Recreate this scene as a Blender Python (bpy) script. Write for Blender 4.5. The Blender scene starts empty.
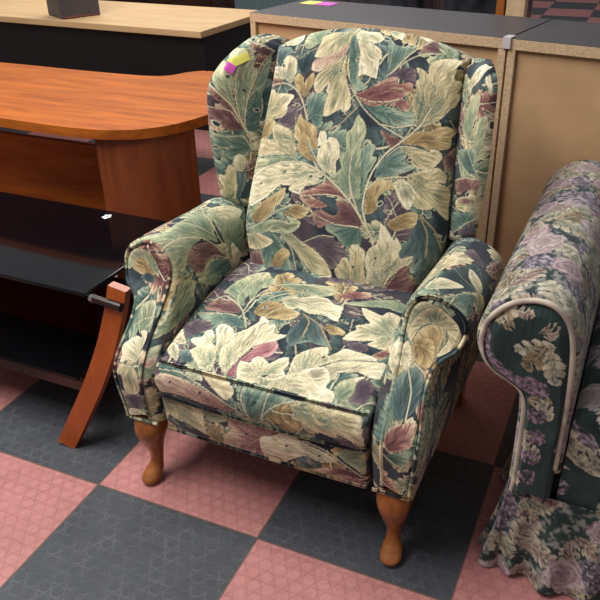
import bpy, bmesh, math, random
import numpy as np
from mathutils import Vector, Matrix

S = bpy.context.scene
COL = S.collection

# ---------------------------------------------------------------- camera, world, lamps, exposure
cam_data = bpy.data.cameras.new('camera')
cam_data.sensor_width = 36.0
cam_data.lens = 45.0
cam_data.clip_start = 0.02
cam = bpy.data.objects.new('camera', cam_data)
COL.objects.link(cam)
R_ = Vector((0.90731026, 0.41974660, -0.02451289))
U_ = Vector((-0.18985601, 0.46100969, 0.86684760))
F_ = Vector((-0.37515701, 0.78184581, -0.49797023))
mw = Matrix((R_, U_, -F_)).transposed().to_4x4()
mw.translation = Vector((0.66390549, -1.13582981, 1.36336967))
cam.matrix_world = mw
S.camera = cam

world = bpy.data.worlds.new('world')
S.world = world
world.use_nodes = True
wb = world.node_tree.nodes['Background']
wb.inputs['Color'].default_value = (0.93, 0.96, 1.0, 1)
wb.inputs['Strength'].default_value = 0.24

def area_lamp(name, loc, sx, sy, power, color=(1.0, 0.97, 0.92), aim=None):
    d = bpy.data.lights.new(name, 'AREA')
    d.shape = 'RECTANGLE'; d.size = sx; d.size_y = sy; d.energy = power; d.color = color
    o = bpy.data.objects.new(name, d); COL.objects.link(o)
    o.location = loc
    if aim is not None:
        o.rotation_euler = (Vector(aim) - Vector(loc)).to_track_quat('-Z', 'Y').to_euler()
    return o
area_lamp('ceiling_lamp_near', (-1.2, -0.5, 2.95), 1.2, 2.4, 92)
area_lamp('ceiling_lamp_back', (-2.0, 3.2, 2.95), 3.0, 1.2, 66)

S.view_settings.view_transform = 'Standard'
S.view_settings.look = 'None'
S.view_settings.gamma = 1.0
S.view_settings.use_curve_mapping = False
S.view_settings.exposure = 0.42

# ---------------------------------------------------------------- helpers
PI = math.pi
rng = random.Random(7)

def lin(c):
    a = np.asarray(c, float) / 255.0
    return np.where(a <= 0.04045, a / 12.92, ((a + 0.055) / 1.055) ** 2.4)

def lin4(c):
    return tuple(lin(c)) + (1.0,)

def sstep(a, b, x):
    t = np.clip((np.asarray(x, float) - a) / (b - a), 0, 1)
    return t * t * (3 - 2 * t)

def link(o, parent=None):
    COL.objects.link(o)
    if parent is not None:
        o.parent = parent
    return o

def tag(o, label=None, cat=None, group=None, kind=None):
    if label: o['label'] = label
    if cat: o['category'] = cat
    if group: o['group'] = group
    if kind: o['kind'] = kind
    return o

def empty(name, loc=(0, 0, 0), rz=0.0):
    o = bpy.data.objects.new(name, None)
    o.empty_display_size = 0.1
    COL.objects.link(o)
    o.location = loc
    o.rotation_euler = (0, 0, rz)
    return o

def grid_faces(nr, nc, off=0, wrap=False):
    """quads of an nr x nc grid stored row by row"""
    r = np.arange(nr - 1)[:, None]
    m = nc if wrap else nc - 1
    c = np.arange(m)[None, :]
    c2 = (c + 1) % nc
    a = r * nc + c
    b = r * nc + c2
    q = np.stack([a, b, b + nc, a + nc], -1).reshape(-1, 4)
    return q + off

class Patch:
    """collects grids; each vertex carries a pattern coordinate in metres"""
    def __init__(self):
        self.v = []; self.uv = []; self.q = []; self.n = 0
    def grid(self, P, UV=None, wrap=False):
        P = np.asarray(P, float)
        nr, nc = P.shape[:2]
        if UV is None:
            UV = np.zeros((nr, nc, 2)) + 50.0
        self.q.append(grid_faces(nr, nc, self.n, wrap))
        self.v.append(P.reshape(-1, 3)); self.uv.append(np.asarray(UV, float).reshape(-1, 2))
        self.n += nr * nc
        return self
    def build(self, name, mat, parent=None, color=None, smooth=True):
        V = np.concatenate(self.v); Q = np.concatenate(self.q); UV = np.concatenate(self.uv)
        me = bpy.data.meshes.new(name)
        me.vertices.add(len(V)); me.vertices.foreach_set('co', V.astype(np.float32).ravel())
        me.loops.add(Q.size); me.loops.foreach_set('vertex_index', Q.astype(np.int32).ravel())
        me.polygons.add(len(Q))
        me.polygons.foreach_set('loop_start', np.arange(0, Q.size, 4, dtype=np.int32))
        me.polygons.foreach_set('use_smooth', np.full(len(Q), smooth))
        me.update(calc_edges=True)
        if color is not None:
            c = np.ones((len(V), 4), np.float32)
            c[:, :3] = lin(color(UV))
            a = me.color_attributes.new('print', 'FLOAT_COLOR', 'POINT')
            a.data.foreach_set('color', c.ravel())
        me.materials.append(mat)
        me.validate()
        o = bpy.data.objects.new(name, me)
        link(o, parent)
        PATCHES.append((o, V, UV))
        return o
PATCHES = []

def tube_grid(path, uv, rad, ns=8):
    """tube along a polyline; rad scalar or per point; returns P, UV grids"""
    path = np.asarray(path, float); n = len(path)
    rad = np.broadcast_to(np.asarray(rad, float), (n,))
    t = np.gradient(path, axis=0); t /= np.linalg.norm(t, axis=1)[:, None] + 1e-12
    up = np.array([0.137, 0.21, 0.97])
    a = np.cross(t, up); a /= np.linalg.norm(a, axis=1)[:, None] + 1e-12
    b = np.cross(t, a)
    th = np.linspace(0, 2 * PI, ns, endpoint=False)
    P = path[:, None] + rad[:, None, None] * (np.cos(th)[None, :, None] * a[:, None] + np.sin(th)[None, :, None] * b[:, None])
    UV = np.repeat(np.asarray(uv, float)[:, None], ns, 1)
    return P, UV

class MB:
    """bmesh collector for hard furniture"""
    def __init__(self): self.bm = bmesh.new()
    def box(self, x0, x1, y0, y1, z0, z1, bev=0.0, seg=2):
        r = bmesh.ops.create_cube(self.bm, size=1.0)
        for v in r['verts']:
            v.co = Vector(((x0 + x1) / 2 + v.co.x * (x1 - x0), (y0 + y1) / 2 + v.co.y * (y1 - y0), (z0 + z1) / 2 + v.co.z * (z1 - z0)))
        if bev:
            es = list({e for v in r['verts'] for e in v.link_edges})
            bmesh.ops.bevel(self.bm, geom=es, offset=bev, segments=seg, affect='EDGES', profile=0.6)
        return self
    def prism(self, pts, z0, z1, bev=0.0, seg=3):
        """vertical prism over a plan outline"""
        bot = [self.bm.verts.new((p[0], p[1], z0)) for p in pts]
        top = [self.bm.verts.new((p[0], p[1], z1)) for p in pts]
        n = len(pts)
        ft = self.bm.faces.new(top); fb = self.bm.faces.new(bot[::-1])
        for i in range(n):
            self.bm.faces.new((bot[i], bot[(i + 1) % n], top[(i + 1) % n], top[i]))
        if bev:
            es = list(ft.edges) + list(fb.edges)
            bmesh.ops.bevel(self.bm, geom=es, offset=bev, segments=seg, affect='EDGES', profile=0.5)
        return self
    def loft(self, rings, cap=True):
        vs = [[self.bm.verts.new(p) for p in ring] for ring in rings]
        n = len(rings[0])
        for a, b in zip(vs[:-1], vs[1:]):
            for i in range(n):
                self.bm.faces.new((a[i], a[(i + 1) % n], b[(i + 1) % n], b[i]))
        if cap:
            self.bm.faces.new(vs[0][::-1]); self.bm.faces.new(vs[-1])
        return self
    def cyl(self, a, b, r0, r1=None, ns=20):
        r1 = r0 if r1 is None else r1
        a = Vector(a); b = Vector(b); d = (b - a).normalized()
        u = d.orthogonal().normalized(); w = d.cross(u)
        ring = lambda c, r: [c + r * (math.cos(t) * u + math.sin(t) * w) for t in [2 * PI * i / ns for i in range(ns)]]
        return self.loft([ring(a, r0), ring(b, r1)])
    def build(self, name, mat, parent=None, smooth=False):
        bmesh.ops.recalc_face_normals(self.bm, faces=self.bm.faces[:])
        me = bpy.data.meshes.new(name); self.bm.to_mesh(me); self.bm.free()
        if smooth:
            for p in me.polygons: p.use_smooth = True
            try: me.set_sharp_from_angle(angle=math.radians(38))
            except Exception: pass
        me.materials.append(mat)
        o = bpy.data.objects.new(name, me)
        return link(o, parent)

# ---------------------------------------------------------------- materials
class NT:
    def __init__(self, name, rough=0.5, **kw):
        self.m = bpy.data.materials.new(name); self.m.use_nodes = True
        self.t = self.m.node_tree; self.b = self.t.nodes['Principled BSDF']
        self.b.inputs['Roughness'].default_value = rough
        for k, v in kw.items(): self.b.inputs[k.replace('_', ' ')].default_value = v
    def n(self, typ, **inp):
        nd = self.t.nodes.new(typ)
        for k, v in inp.items():
            self.set(nd, k, v)
        return nd
    def set(self, nd, k, v):
        s = nd.inputs[int(k[1:])] if k[0] == 'i' and k[1:].isdigit() else nd.inputs[k.replace('_', ' ')]
        if isinstance(v, bpy.types.NodeSocket): self.t.links.new(v, s)
        else: s.default_value = v
    def math(self, op, a, b=0.0, c=0.0):
        nd = self.t.nodes.new('ShaderNodeMath'); nd.operation = op
        for i, v in enumerate((a, b, c)):
            if isinstance(v, bpy.types.NodeSocket): self.t.links.new(v, nd.inputs[i])
            else: nd.inputs[i].default_value = v
        return nd.outputs[0]
    def ramp(self, fac, stops, interp='LINEAR'):
        nd = self.t.nodes.new('ShaderNodeValToRGB'); nd.color_ramp.interpolation = interp
        el = nd.color_ramp.elements
        while len(el) < len(stops): el.new(0.5)
        for e, (p, c) in zip(el, stops): e.position = p; e.color = c
        self.t.links.new(fac, nd.inputs[0]); return nd.outputs[0]
    def mix(self, fac, a, b, blend='MIX'):
        nd = self.t.nodes.new('ShaderNodeMix'); nd.data_type = 'RGBA'; nd.blend_type = blend
        for s, v in ((nd.inputs[0], fac), (nd.inputs[6], a), (nd.inputs[7], b)):
            if isinstance(v, bpy.types.NodeSocket): self.t.links.new(v, s)
            else: s.default_value = v
        return nd.outputs[2]
    def color(self, c):
        if isinstance(c, bpy.types.NodeSocket): self.t.links.new(c, self.b.inputs['Base Color'])
        else: self.b.inputs['Base Color'].default_value = c
        return self
    def bump(self, h, strength=0.3, dist=0.002):
        nd = self.n('ShaderNodeBump', Strength=strength, Distance=dist, Height=h)
        self.t.links.new(nd.outputs[0], self.b.inputs['Normal']); return self
    def obj(self): return self.n('ShaderNodeTexCoord').outputs['Object']
    def scaled(self, vec, sc):
        nd = self.n('ShaderNodeMapping', Vector=vec); nd.inputs['Scale'].default_value = sc
        return nd.outputs[0]

def mat_plain(name, rgb, rough=0.5, noise=0.12, scale=30, bump=0.0, **kw):
    t = NT(name, rough, **kw)
    nz = t.n('ShaderNodeTexNoise', Vector=t.obj(), Scale=scale, Detail=5.0)
    a = np.clip(np.array(rgb) * (1 - noise), 0, 255); b = np.clip(np.array(rgb) * (1 + noise), 0, 255)
    t.color(t.ramp(nz.outputs[0], [(0.3, lin4(a)), (0.7, lin4(b))]))
    if bump: t.bump(nz.outputs[0], bump, 0.004)
    return t.m

def mat_wood(name, dark, light, rough=0.3, stretch=(1.5, 22, 22), coat=0.0, scale=1.0, contrast=(0.3, 0.72), spec=0.4):
    t = NT(name, rough)
    t.b.inputs['Coat Weight'].default_value = coat; t.b.inputs['Coat Roughness'].default_value = 0.12
    v = t.scaled(t.obj(), tuple(s * scale for s in stretch))
    n1 = t.n('ShaderNodeTexNoise', Vector=v, Scale=1.0, Detail=6.0, Roughness=0.62, Distortion=0.6)
    n2 = t.n('ShaderNodeTexNoise', Vector=t.scaled(v, (3, 6, 6)), Scale=2.0, Detail=3.0)
    f = t.math('ADD', t.math('MULTIPLY', n1.outputs[0], 0.75), t.math('MULTIPLY', n2.outputs[0], 0.25))
    t.color(t.ramp(f, [(contrast[0], lin4(dark)), (contrast[1], lin4(light))]))
    t.bump(n2.outputs[0], 0.04, 0.001)
    t.b.inputs['Specular IOR Level'].default_value = spec
    return t.m

def mat_particle(name):
    t = NT(name, 0.7)
    vo = t.n('ShaderNodeTexVoronoi', Vector=t.obj(), Scale=330.0)
    nz = t.n('ShaderNodeTexNoise', Vector=t.obj(), Scale=160.0, Detail=4.0)
    f = t.math('ADD', t.math('MULTIPLY', vo.outputs['Color'], 0.5), t.math('MULTIPLY', nz.outputs[0], 0.5))
    t.color(t.ramp(f, [(0.2, lin4((168, 136, 104))), (0.5, lin4((200, 170, 136))), (0.8, lin4((220, 194, 160)))]))
    t.bump(f, 0.2, 0.001)
    return t.m

def mat_print(name, rough=0.92):
    """woven upholstery: the print is stored on the cloth's vertices, the weave is procedural"""
    t = NT(name, rough)
    t.b.inputs['Specular IOR Level'].default_value = 0.25
    t.b.inputs['Sheen Weight'].default_value = 0.12
    at = t.n('ShaderNodeAttribute'); at.attribute_name = 'print'
    nz = t.n('ShaderNodeTexNoise', Vector=t.obj(), Scale=420.0, Detail=3.0)
    w1 = t.n('ShaderNodeTexWave', Vector=t.obj(), Scale=190.0, Distortion=1.5, Detail=1.0)
    h = t.math('ADD', t.math('MULTIPLY', nz.outputs[0], 0.6), t.math('MULTIPLY', w1.outputs[1] if len(w1.outputs) > 1 else w1.outputs[0], 0.4))
    g = t.ramp(h, [(0.25, (0.84, 0.84, 0.86, 1)), (0.75, (1.26, 1.25, 1.23, 1))])
    t.color(t.mix(1.0, at.outputs['Color'], g, 'MULTIPLY'))
    t.bump(h, 0.35, 0.0015)
    return t.m

TILE = 0.46
TX, TY, TYAW = 0.0167, -0.0558, math.radians(0.64)

def mat_floor():
    t = NT('rubber_tiles', 0.6)
    geo = t.obj()
    mp = t.n('ShaderNodeMapping', Vector=geo); mp.vector_type = 'TEXTURE'
    mp.inputs['Location'].default_value = (TX, TY, 0); mp.inputs['Rotation'].default_value = (0, 0, TYAW)
    mp.inputs['Scale'].default_value = (TILE, TILE, 1)
    sp = t.n('ShaderNodeSeparateXYZ', Vector=mp.outputs[0]); X, Y = sp.outputs[0], sp.outputs[1]
    fx, fy = t.math('FLOOR', X), t.math('FLOOR', Y)
    par = t.math('ABSOLUTE', t.math('MODULO', t.math('ADD', fx, fy), 2.0))
    ux, uy = t.math('SUBTRACT', X, fx), t.math('SUBTRACT', Y, fy)
    # seam
    edge = t.math('MINIMUM', t.math('MINIMUM', ux, t.math('SUBTRACT', 1.0, ux)), t.math('MINIMUM', uy, t.math('SUBTRACT', 1.0, uy)))
    seam = t.math('LESS_THAN', edge, 0.0065)
    # raised coins in a triangular grid, 13 to a tile
    NX = 13.0
    a = 1.0; b = math.sqrt(3)
    gx, gy = t.math('MULTIPLY', ux, NX), t.math('MULTIPLY', uy, NX)
    def lattice(ox, oy):
        px = t.math('ADD', gx, ox); py = t.math('ADD', gy, oy)
        dx = t.math('SUBTRACT', t.math('FLOORED_MODULO', px, a), a / 2)
        dy = t.math('SUBTRACT', t.math('FLOORED_MODULO', py, b), b / 2)
        return t.math('SQRT', t.math('ADD', t.math('MULTIPLY', dx, dx), t.math('MULTIPLY', dy, dy)))
    d = t.math('MINIMUM', lattice(0, 0), lattice(0.5, b / 2))
    mr = t.n('ShaderNodeMapRange', Value=d); mr.interpolation_type = 'SMOOTHSTEP'
    mr.inputs[1].default_value = 0.40; mr.inputs[2].default_value = 0.465; mr.inputs[3].default_value = 1.0; mr.inputs[4].default_value = 0.0
    coin = mr.outputs[0]
    rg = t.n('ShaderNodeMapRange', Value=t.math('ABSOLUTE', t.math('SUBTRACT', d, 0.43))); rg.interpolation_type = 'SMOOTHSTEP'
    rg.inputs[1].default_value = 0.0; rg.inputs[2].default_value = 0.085; rg.inputs[3].default_value = 1.0; rg.inputs[4].default_value = 0.0
    ring = rg.outputs[0]
    gap = t.math('SUBTRACT', 1.0, coin)
    n1 = t.n('ShaderNodeTexNoise', Vector=geo, Scale=6.0, Detail=6.0, Roughness=0.6)
    n2 = t.n('ShaderNodeTexNoise', Vector=geo, Scale=60.0, Detail=5.0, Roughness=0.7)
    n3 = t.n('ShaderNodeTexNoise', Vector=geo, Scale=17.0, Detail=4.0, Roughness=0.6)
    f = t.math('ADD', t.math('MULTIPLY', n1.outputs[0], 0.5), t.math('MULTIPLY', n2.outputs[0], 0.5))
    pink = t.ramp(f, [(0.3, lin4(PINK0)), (0.7, lin4(PINK1))])
    dark = t.ramp(f, [(0.3, lin4(DARK0)), (0.7, lin4(DARK1))])
    # dust rubbed off round the coins
    ringvis = t.math('MULTIPLY', ring, t.ramp(n3.outputs[0], [(0.40, (0, 0, 0, 1)), (0.62, (1, 1, 1, 1))]))
    pink = t.mix(t.math('MULTIPLY', gap, 0.08), pink, lin4((150, 92, 90)))
    pink = t.mix(t.math('MULTIPLY', ring, t.ramp(n3.outputs[0], [(0.3, (0.12, 0.12, 0.12, 1)), (0.7, (0.55, 0.55, 0.55, 1))])), pink, lin4((120, 72, 72)))
    dark = t.mix(t.math('MULTIPLY', ringvis, 0.42), dark, lin4((108, 110, 114)))
    c = t.mix(par, dark, pink)
    c = t.mix(t.math('MULTIPLY', seam, 0.75), c, lin4((78, 66, 58)))
    t.color(c)
    h = t.math('SUBTRACT', t.math('ADD', t.math('MULTIPLY', coin, 0.7), t.math('MULTIPLY', n2.outputs[0], 0.25)), seam)
    t.bump(h, 0.25, 0.0010)
    t.t.links.new(t.ramp(f, [(0.3, (0.48, 0.48, 0.48, 1)), (0.75, (0.7, 0.7, 0.7, 1))]), t.b.inputs['Roughness'])
    return t.m
PINK0, PINK1 = (166, 105, 103), (199, 136, 132)
DARK0, DARK1 = (48, 51, 57), (72, 76, 83)

M = {}
M['floor'] = mat_floor()
M['print'] = mat_print('leaf_print_tapestry')
M['floral'] = mat_print('floral_print_chintz')
M['legwood'] = mat_wood('honey_oak', (110, 58, 18), (184, 112, 50), 0.28, (16, 16, 4), 0.5)
M['cherry'] = mat_wood('cherry_laminate', (128, 60, 14), (192, 106, 34), 0.6, (2.6, 24, 24), 0.0, spec=0.2)
M['cherry_dark'] = mat_wood('cherry_laminate_panel', (112, 52, 28), (146, 76, 42), 0.38, (30, 30, 3), 0.0)
M['tablewood'] = mat_wood('cherry_lacquer', (140, 62, 20), (178, 90, 36), 0.3, (20, 20, 4), 0.25)
M['maple'] = mat_wood('maple_laminate', (186, 150, 106), (212, 180, 136), 0.5, (3, 26, 26), 0.0)
M['blackpanel'] = mat_plain('black_laminate', (15, 14, 16), 0.5)
M['blackglass'] = mat_plain('black_glass', (9, 9, 12), 0.07, Specular_IOR_Level=0.3)
M['espresso'] = mat_wood('espresso_lacquer', (30, 16, 12), (52, 28, 20), 0.25, (6, 20, 20))
M['shelftop'] = mat_wood('charcoal_laminate', (50, 46, 50), (74, 70, 74), 0.42, (4, 40, 40))
M['hardboard'] = mat_plain('hardboard', (194, 156, 116), 0.62, 0.05, 9)
M['particle'] = mat_particle('particle_board')
M['metal'] = mat_plain('brushed_steel', (190, 190, 195), 0.3, 0.05, 60, Metallic=0.9)
M['clip'] = mat_plain('grey_plastic', (196, 190, 194), 0.45, 0.03)
M['greybox'] = mat_plain('charcoal_plastic', (66, 62, 66), 0.5, 0.08, 40)
M['yellow'] = mat_plain('yellow_paper', (248, 244, 118), 0.7, 0.03)
M['magenta'] = mat_plain('magenta_paper', (226, 92, 200), 0.7, 0.03)
M['white'] = mat_plain('plain_white', (225, 232, 236), 0.6, 0.05)
M['tealcloth'] = mat_plain('teal_fabric', (92, 110, 116), 0.85, 0.12, 80)
M['wall'] = mat_plain('painted_wall', (196, 192, 184), 0.8, 0.03, 4)
M['seam'] = mat_plain('dark_lining', (40, 40, 44), 0.9)
M['darkbrown'] = mat_wood('dark_walnut', (40, 22, 18), (66, 38, 30), 0.4, (3, 20, 20))
M['post'] = mat_plain('raw_pine', (206, 178, 140), 0.7, 0.08, 25)
M['orangewood'] = mat_wood('amber_wood', (150, 84, 34), (190, 112, 52), 0.35, (16, 16, 4))
M['wrap'] = mat_plain('crumpled_film', (40, 40, 46), 0.12, 0.5, 14, bump=1.0, Coat_Weight=1.0)

# ---------------------------------------------------------------- the printed cloth
def vnoise(x, y, seed=0):
    x = np.asarray(x, float); y = np.asarray(y, float)
    xi = np.floor(x).astype(np.int64); yi = np.floor(y).astype(np.int64)
    xf = x - xi; yf = y - yi
    def h(a, b):
        k = (a * 374761393 + b * 668265263 + seed * 974634777) & 0xFFFFFFFF
        k = ((k ^ (k >> 13)) * 1274126177) & 0xFFFFFFFF
        return ((k ^ (k >> 16)) & 0xFFFF) / 65535.0
    u = xf * xf * (3 - 2 * xf); v = yf * yf * (3 - 2 * yf)
    return (h(xi, yi) * (1 - u) + h(xi + 1, yi) * u) * (1 - v) + (h(xi, yi + 1) * (1 - u) + h(xi + 1, yi + 1) * u) * v

PAL = {  # colours from the midrib out to the lobe tips
    'cream': ((98, 114, 98), (196, 182, 142), (232, 220, 186)),
    'ivory': ((122, 134, 114), (216, 204, 168), (240, 231, 204)),
    'green': ((60, 84, 82), (102, 126, 114), (172, 182, 156)),
    'sage': ((96, 116, 100), (150, 160, 130), (206, 202, 166)),
    'burg': ((92, 58, 62), (140, 98, 92), (214, 190, 160)),
    'wine': ((80, 56, 62), (112, 80, 80), (170, 138, 122)),
    'tan': ((112, 98, 70), (166, 142, 100), (208, 190, 146)),
    'rose': ((116, 72, 82), (186, 154, 136), (226, 208, 178)),
    'teal': ((52, 68, 72), (82, 102, 102), (132, 148, 136)),
    'deep': ((40, 54, 58), (58, 76, 78), (92, 110, 104)),
    'plum': ((72, 62, 72), (94, 82, 90), (130, 116, 116)),
}
VEIN = np.array((226, 218, 184.0))

def bez(b, c, e, n):
    t = np.linspace(0, 1, n)[:, None]
    return (1 - t) ** 2 * b + 2 * t * (1 - t) * c + t * t * e

def near_curve(p, C):
    """nearest sample: parameter 0..1, signed distance"""
    d2 = ((p[:, None, :] - C[None]) ** 2).sum(-1)
    i = d2.argmin(1); n = len(C)
    T = np.gradient(C, axis=0); T /= np.linalg.norm(T, axis=1)[:, None] + 1e-12
    r = p - C[i]
    along = (r * T[i]).sum(1)
    side = T[i][:, 0] * r[:, 1] - T[i][:, 1] * r[:, 0]
    seg = np.linalg.norm(C[-1] - C[-2])
    t = (i + np.clip(along / (np.linalg.norm(np.diff(C, axis=0), axis=1).mean() + 1e-9), -0.5, 0.5)) / (n - 1)
    return t, side, along, i

def paint_leaf(uv, col, lf, seed):
    b, m, e, wp, wn, lobes, pal = lf
    b = np.array(b); e = np.array(e); m = np.array(m)
    c = 2 * m - 0.5 * (b + e)
    C = bez(b, c, e, 48)
    L = np.linalg.norm(np.diff(C, axis=0), axis=1).sum()
    wm = max(wp, wn)
    lo = C.min(0) - wm * 1.25 - 0.004; hi = C.max(0) + wm * 1.25 + 0.004
    idx = np.where((uv[:, 0] > lo[0]) & (uv[:, 0] < hi[0]) & (uv[:, 1] > lo[1]) & (uv[:, 1] < hi[1]))[0]
    if not len(idx): return
    p = uv[idx]
    # hand-cut edge: wobble the sheet a little
    wob = 0.05 * wm
    p = p + np.stack([vnoise(p[:, 0] / 0.018, p[:, 1] / 0.018, seed) - .5, vnoise(p[:, 0] / 0.018, p[:, 1] / 0.018, seed + 9) - .5], 1) * 2 * wob
    t, s, along, i = near_curve(p, C)
    a = np.abs(s)
    w = np.where(s > 0, wp, wn)
    k = 0.55
    q = t - k * a / L + np.where(i == len(C) - 1, np.clip(along, 0, None) / L, 0)
    qc = np.clip(q, 0, 1)
    env = np.clip(np.sin(PI * np.clip(qc * 0.93 + 0.05, 0, 1) ** 0.85), 0, 1) ** 0.62
    ph = qc * lobes + (0.35 if seed % 2 else 0.0) * (s > 0)
    lob = np.abs(np.sin(PI * ph))
    fine = np.abs(np.sin(PI * ph * 3 + 0.6))
    wid = w * env * (0.56 + 0.36 * lob ** 0.7 + 0.08 * fine)
    f = a / (wid + 1e-6)
    inside = (f < 1) & (q > 0) & (q < 1) & (w > 1e-4)
    # dark printed shadow hugging the leaf
    rim = (~inside) & (f < 1.10) & (q > -0.01) & (q < 1.02) & (a - wid < 0.004) & (w > 1e-4)
    col[idx[rim]] *= 0.72
    if not inside.any(): return
    ii = inside
    f_, q_, s_, t_, a_ = f[ii], q[ii], s[ii], t[ii], a[ii]
    st = vnoise(q_ * L / 0.0032 + 3 * vnoise(a_ / 0.012, q_ * 9, seed + 2), a_ / 0.022, seed + 4) - 0.5
    big = vnoise(p[ii, 0] / 0.03, p[ii, 1] / 0.03, seed + 6) - 0.5
    g = np.clip(f_ + 0.55 * st + 0.35 * big + 0.10 * (lob[ii] - 0.5), 0, 1)[:, None]
    A, B, D = (np.array(x, float) for x in PAL[pal])
    cc = np.where(g < 0.5, A + (B - A) * (g / 0.5), B + (D - B) * ((g - 0.5) / 0.5))
    cc = cc * (1 + 0.20 * st)[:, None]
    # notches between lobes darken, side veins run down the lobes
    notch = sstep(0.30, 0.0, lob[ii]) * sstep(0.30, 0.85, f_)
    cc = cc * (1 - 0.42 * notch)[:, None]
    vein = sstep(0.988, 1.0, lob[ii]) * sstep(0.85, 0.2, f_) * (f_ > 0.03)
    cc = cc + (VEIN - cc) * (0.45 * vein)[:, None]
    edge = sstep(0.86, 0.97, f_)
    cc = cc + (np.array(D) - cc) * (0.5 * edge)[:, None]
    # eyelets at some notches
    eye_q = (np.round(q_ * lobes)) / lobes
    has = (np.sin(eye_q * 91.7 + seed * 3.1 + np.sign(s_) * 2) > 0.15) & (eye_q > 0.15) & (eye_q < 0.85)
    dq = (q_ - eye_q) * L; ds = (f_ - 0.62) * wid[ii]
    er = np.sqrt((dq / 0.0034) ** 2 + (ds / 0.0075) ** 2)
    cc = np.where((has & (er < 1.35))[:, None], np.array((206, 200, 168.0)), cc)
    cc = np.where((has & (er < 0.85))[:, None], np.array((52, 60, 70.0)), cc)
    vw = 0.0030 * (1 - 0.75 * np.clip(t_, 0, 1)) * min(1.6, max(0.5, L / 0.14))
    mv = sstep(1.0, 0.55, a_ / vw)
    cc = cc + (VEIN - cc) * (0.92 * mv)[:, None]
    sh = ((a_ > vw) & (a_ < vw * 2.2) & (s_ > 0))
    cc = cc * np.where(sh, 0.78, 1.0)[:, None]
    col[idx[ii]] = cc

PAL['rosy'] = ((112, 62, 76), (164, 112, 116), (214, 170, 164))

def smooth_loop(pts, n=5, closed=True):
    k = np.array(pts, float); N = len(k); out = []
    for i in range(N if closed else N - 1):
        g = (lambda j: k[j % N]) if closed else (lambda j: k[min(max(j, 0), N - 1)])
        p0, p1, p2, p3 = g(i - 1), g(i), g(i + 1), g(i + 2)
        for t in np.linspace(0, 1, n, endpoint=False):
            out.append(0.5 * (2 * p1 + (-p0 + p2) * t + (2 * p0 - 5 * p1 + 4 * p2 - p3) * t * t + (-p0 + 3 * p1 - 3 * p2 + p3) * t ** 3) * 0.75 + 0.25 * (p1 + (p2 - p1) * t))
    if not closed: out.append(k[-1])
    return np.array(out)

def near_idx(uv, pts, pad):
    lo, hi = pts.min(0) - pad, pts.max(0) + pad
    return np.where((uv[:, 0] > lo[0]) & (uv[:, 0] < hi[0]) & (uv[:, 1] > lo[1]) & (uv[:, 1] < hi[1]))[0]

def paint_poly(uv, col, row, seed):
    pal, b, pts = row
    O = smooth_loop(pts); idx = near_idx(uv, O, 0.006)
    if not len(idx): return
    p = uv[idx]; b = np.array(b)
    x0, y0 = O[:, 0], O[:, 1]; x1, y1 = np.roll(x0, -1), np.roll(y0, -1)
    cr = ((y0[None] > p[:, 1:]) != (y1[None] > p[:, 1:])) & (p[:, :1] < (x1 - x0)[None] * (p[:, 1:] - y0[None]) / ((y1 - y0)[None] + 1e-12) + x0[None])
    ins = cr.sum(1) % 2 == 1
    ed = np.sqrt(((p[:, None, :] - O[None]) ** 2).sum(-1).min(1))
    rim = (~ins) & (ed < 0.0034)
    col[idx[rim]] *= (0.70 + 0.30 * (ed[rim] / 0.0034))[:, None]
    if not ins.any(): return
    p, ed = p[ins], ed[ins]
    d = p - b; r = np.hypot(d[:, 0], d[:, 1]); R = np.hypot(*(O - b).T).max() + 1e-6
    th = np.arctan2(d[:, 1], d[:, 0])
    tw = th + 0.5 * (vnoise(p[:, 0] / 0.02, p[:, 1] / 0.02, seed) - .5) * np.clip(0.03 / (r + 0.01), 0, 1)
    st = vnoise(tw * max(R, 0.03) / 0.0028, r / 0.020, seed + 1) - .5
    st2 = vnoise(tw * max(R, 0.03) / 0.0075, r / 0.04, seed + 2) - .5
    big = vnoise(p[:, 0] / 0.025, p[:, 1] / 0.025, seed + 3) - .5
    inner = np.clip(ed / 0.020, 0, 1)
    g = np.clip(0.02 + 0.74 * (r / R) + 0.26 * (1 - inner) + 0.46 * st + 0.50 * st2 + 0.30 * big, 0, 1)[:, None]
    A, B, D = (np.array(x, float) for x in PAL[pal])
    c = np.where(g < 0.5, A + (B - A) * (g / 0.5), B + (D - B) * ((g - 0.5) / 0.5))
    c = c * (1.02 + 0.16 * st)[:, None]
    e = sstep(0.0032, 0.0012, ed)
    c = c + (np.array(D) * 1.02 - c) * (0.62 * e)[:, None]
    dk = np.zeros(len(r))
    c = c * (1 - 0.28 * sstep(0.62, 0.9, st2 + .5) * sstep(0.003, 0.008, ed) * sstep(0.1, 0.4, r / R))[:, None]
    al = np.clip(0.5 + ed / 0.0024, 0, 1)[:, None]
    col[idx[ins]] += (c - col[idx[ins]]) * al

def paint_line(uv, col, row, seed):
    tone, w, pts = row
    O = smooth_loop(pts, 14, False); idx = near_idx(uv, O, 3 * w)
    if not len(idx): return
    t, s, along, i = near_curve(uv[idx], O)
    ww = w * (0.72 + 0.28 * t) * (1 + 0.3 * (vnoise(t * 25, t * 0, seed) - .5))
    f = np.abs(s) / ww; ok = (f < 1) & (np.abs(along) < 0.006); rim = (f >= 1) & (f < 1.8) & (np.abs(along) < 0.006)
    col[idx[rim]] *= 0.80
    hi = np.array({'cream': (226, 217, 184), 'sage': (176, 186, 162), 'tan': (198, 178, 138)}[tone], float)
    lo = np.array({'cream': (172, 168, 136), 'sage': (116, 136, 122), 'tan': (136, 112, 84)}[tone], float)
    g = sstep(-1.1, 0.3, s / ww)[:, None]
    al = np.clip((1.15 - f) / 0.5, 0, 1)[:, None] * (np.abs(along) < 0.006)[:, None]
    col[idx] += (lo + (hi - lo) * g - col[idx]) * al

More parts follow.
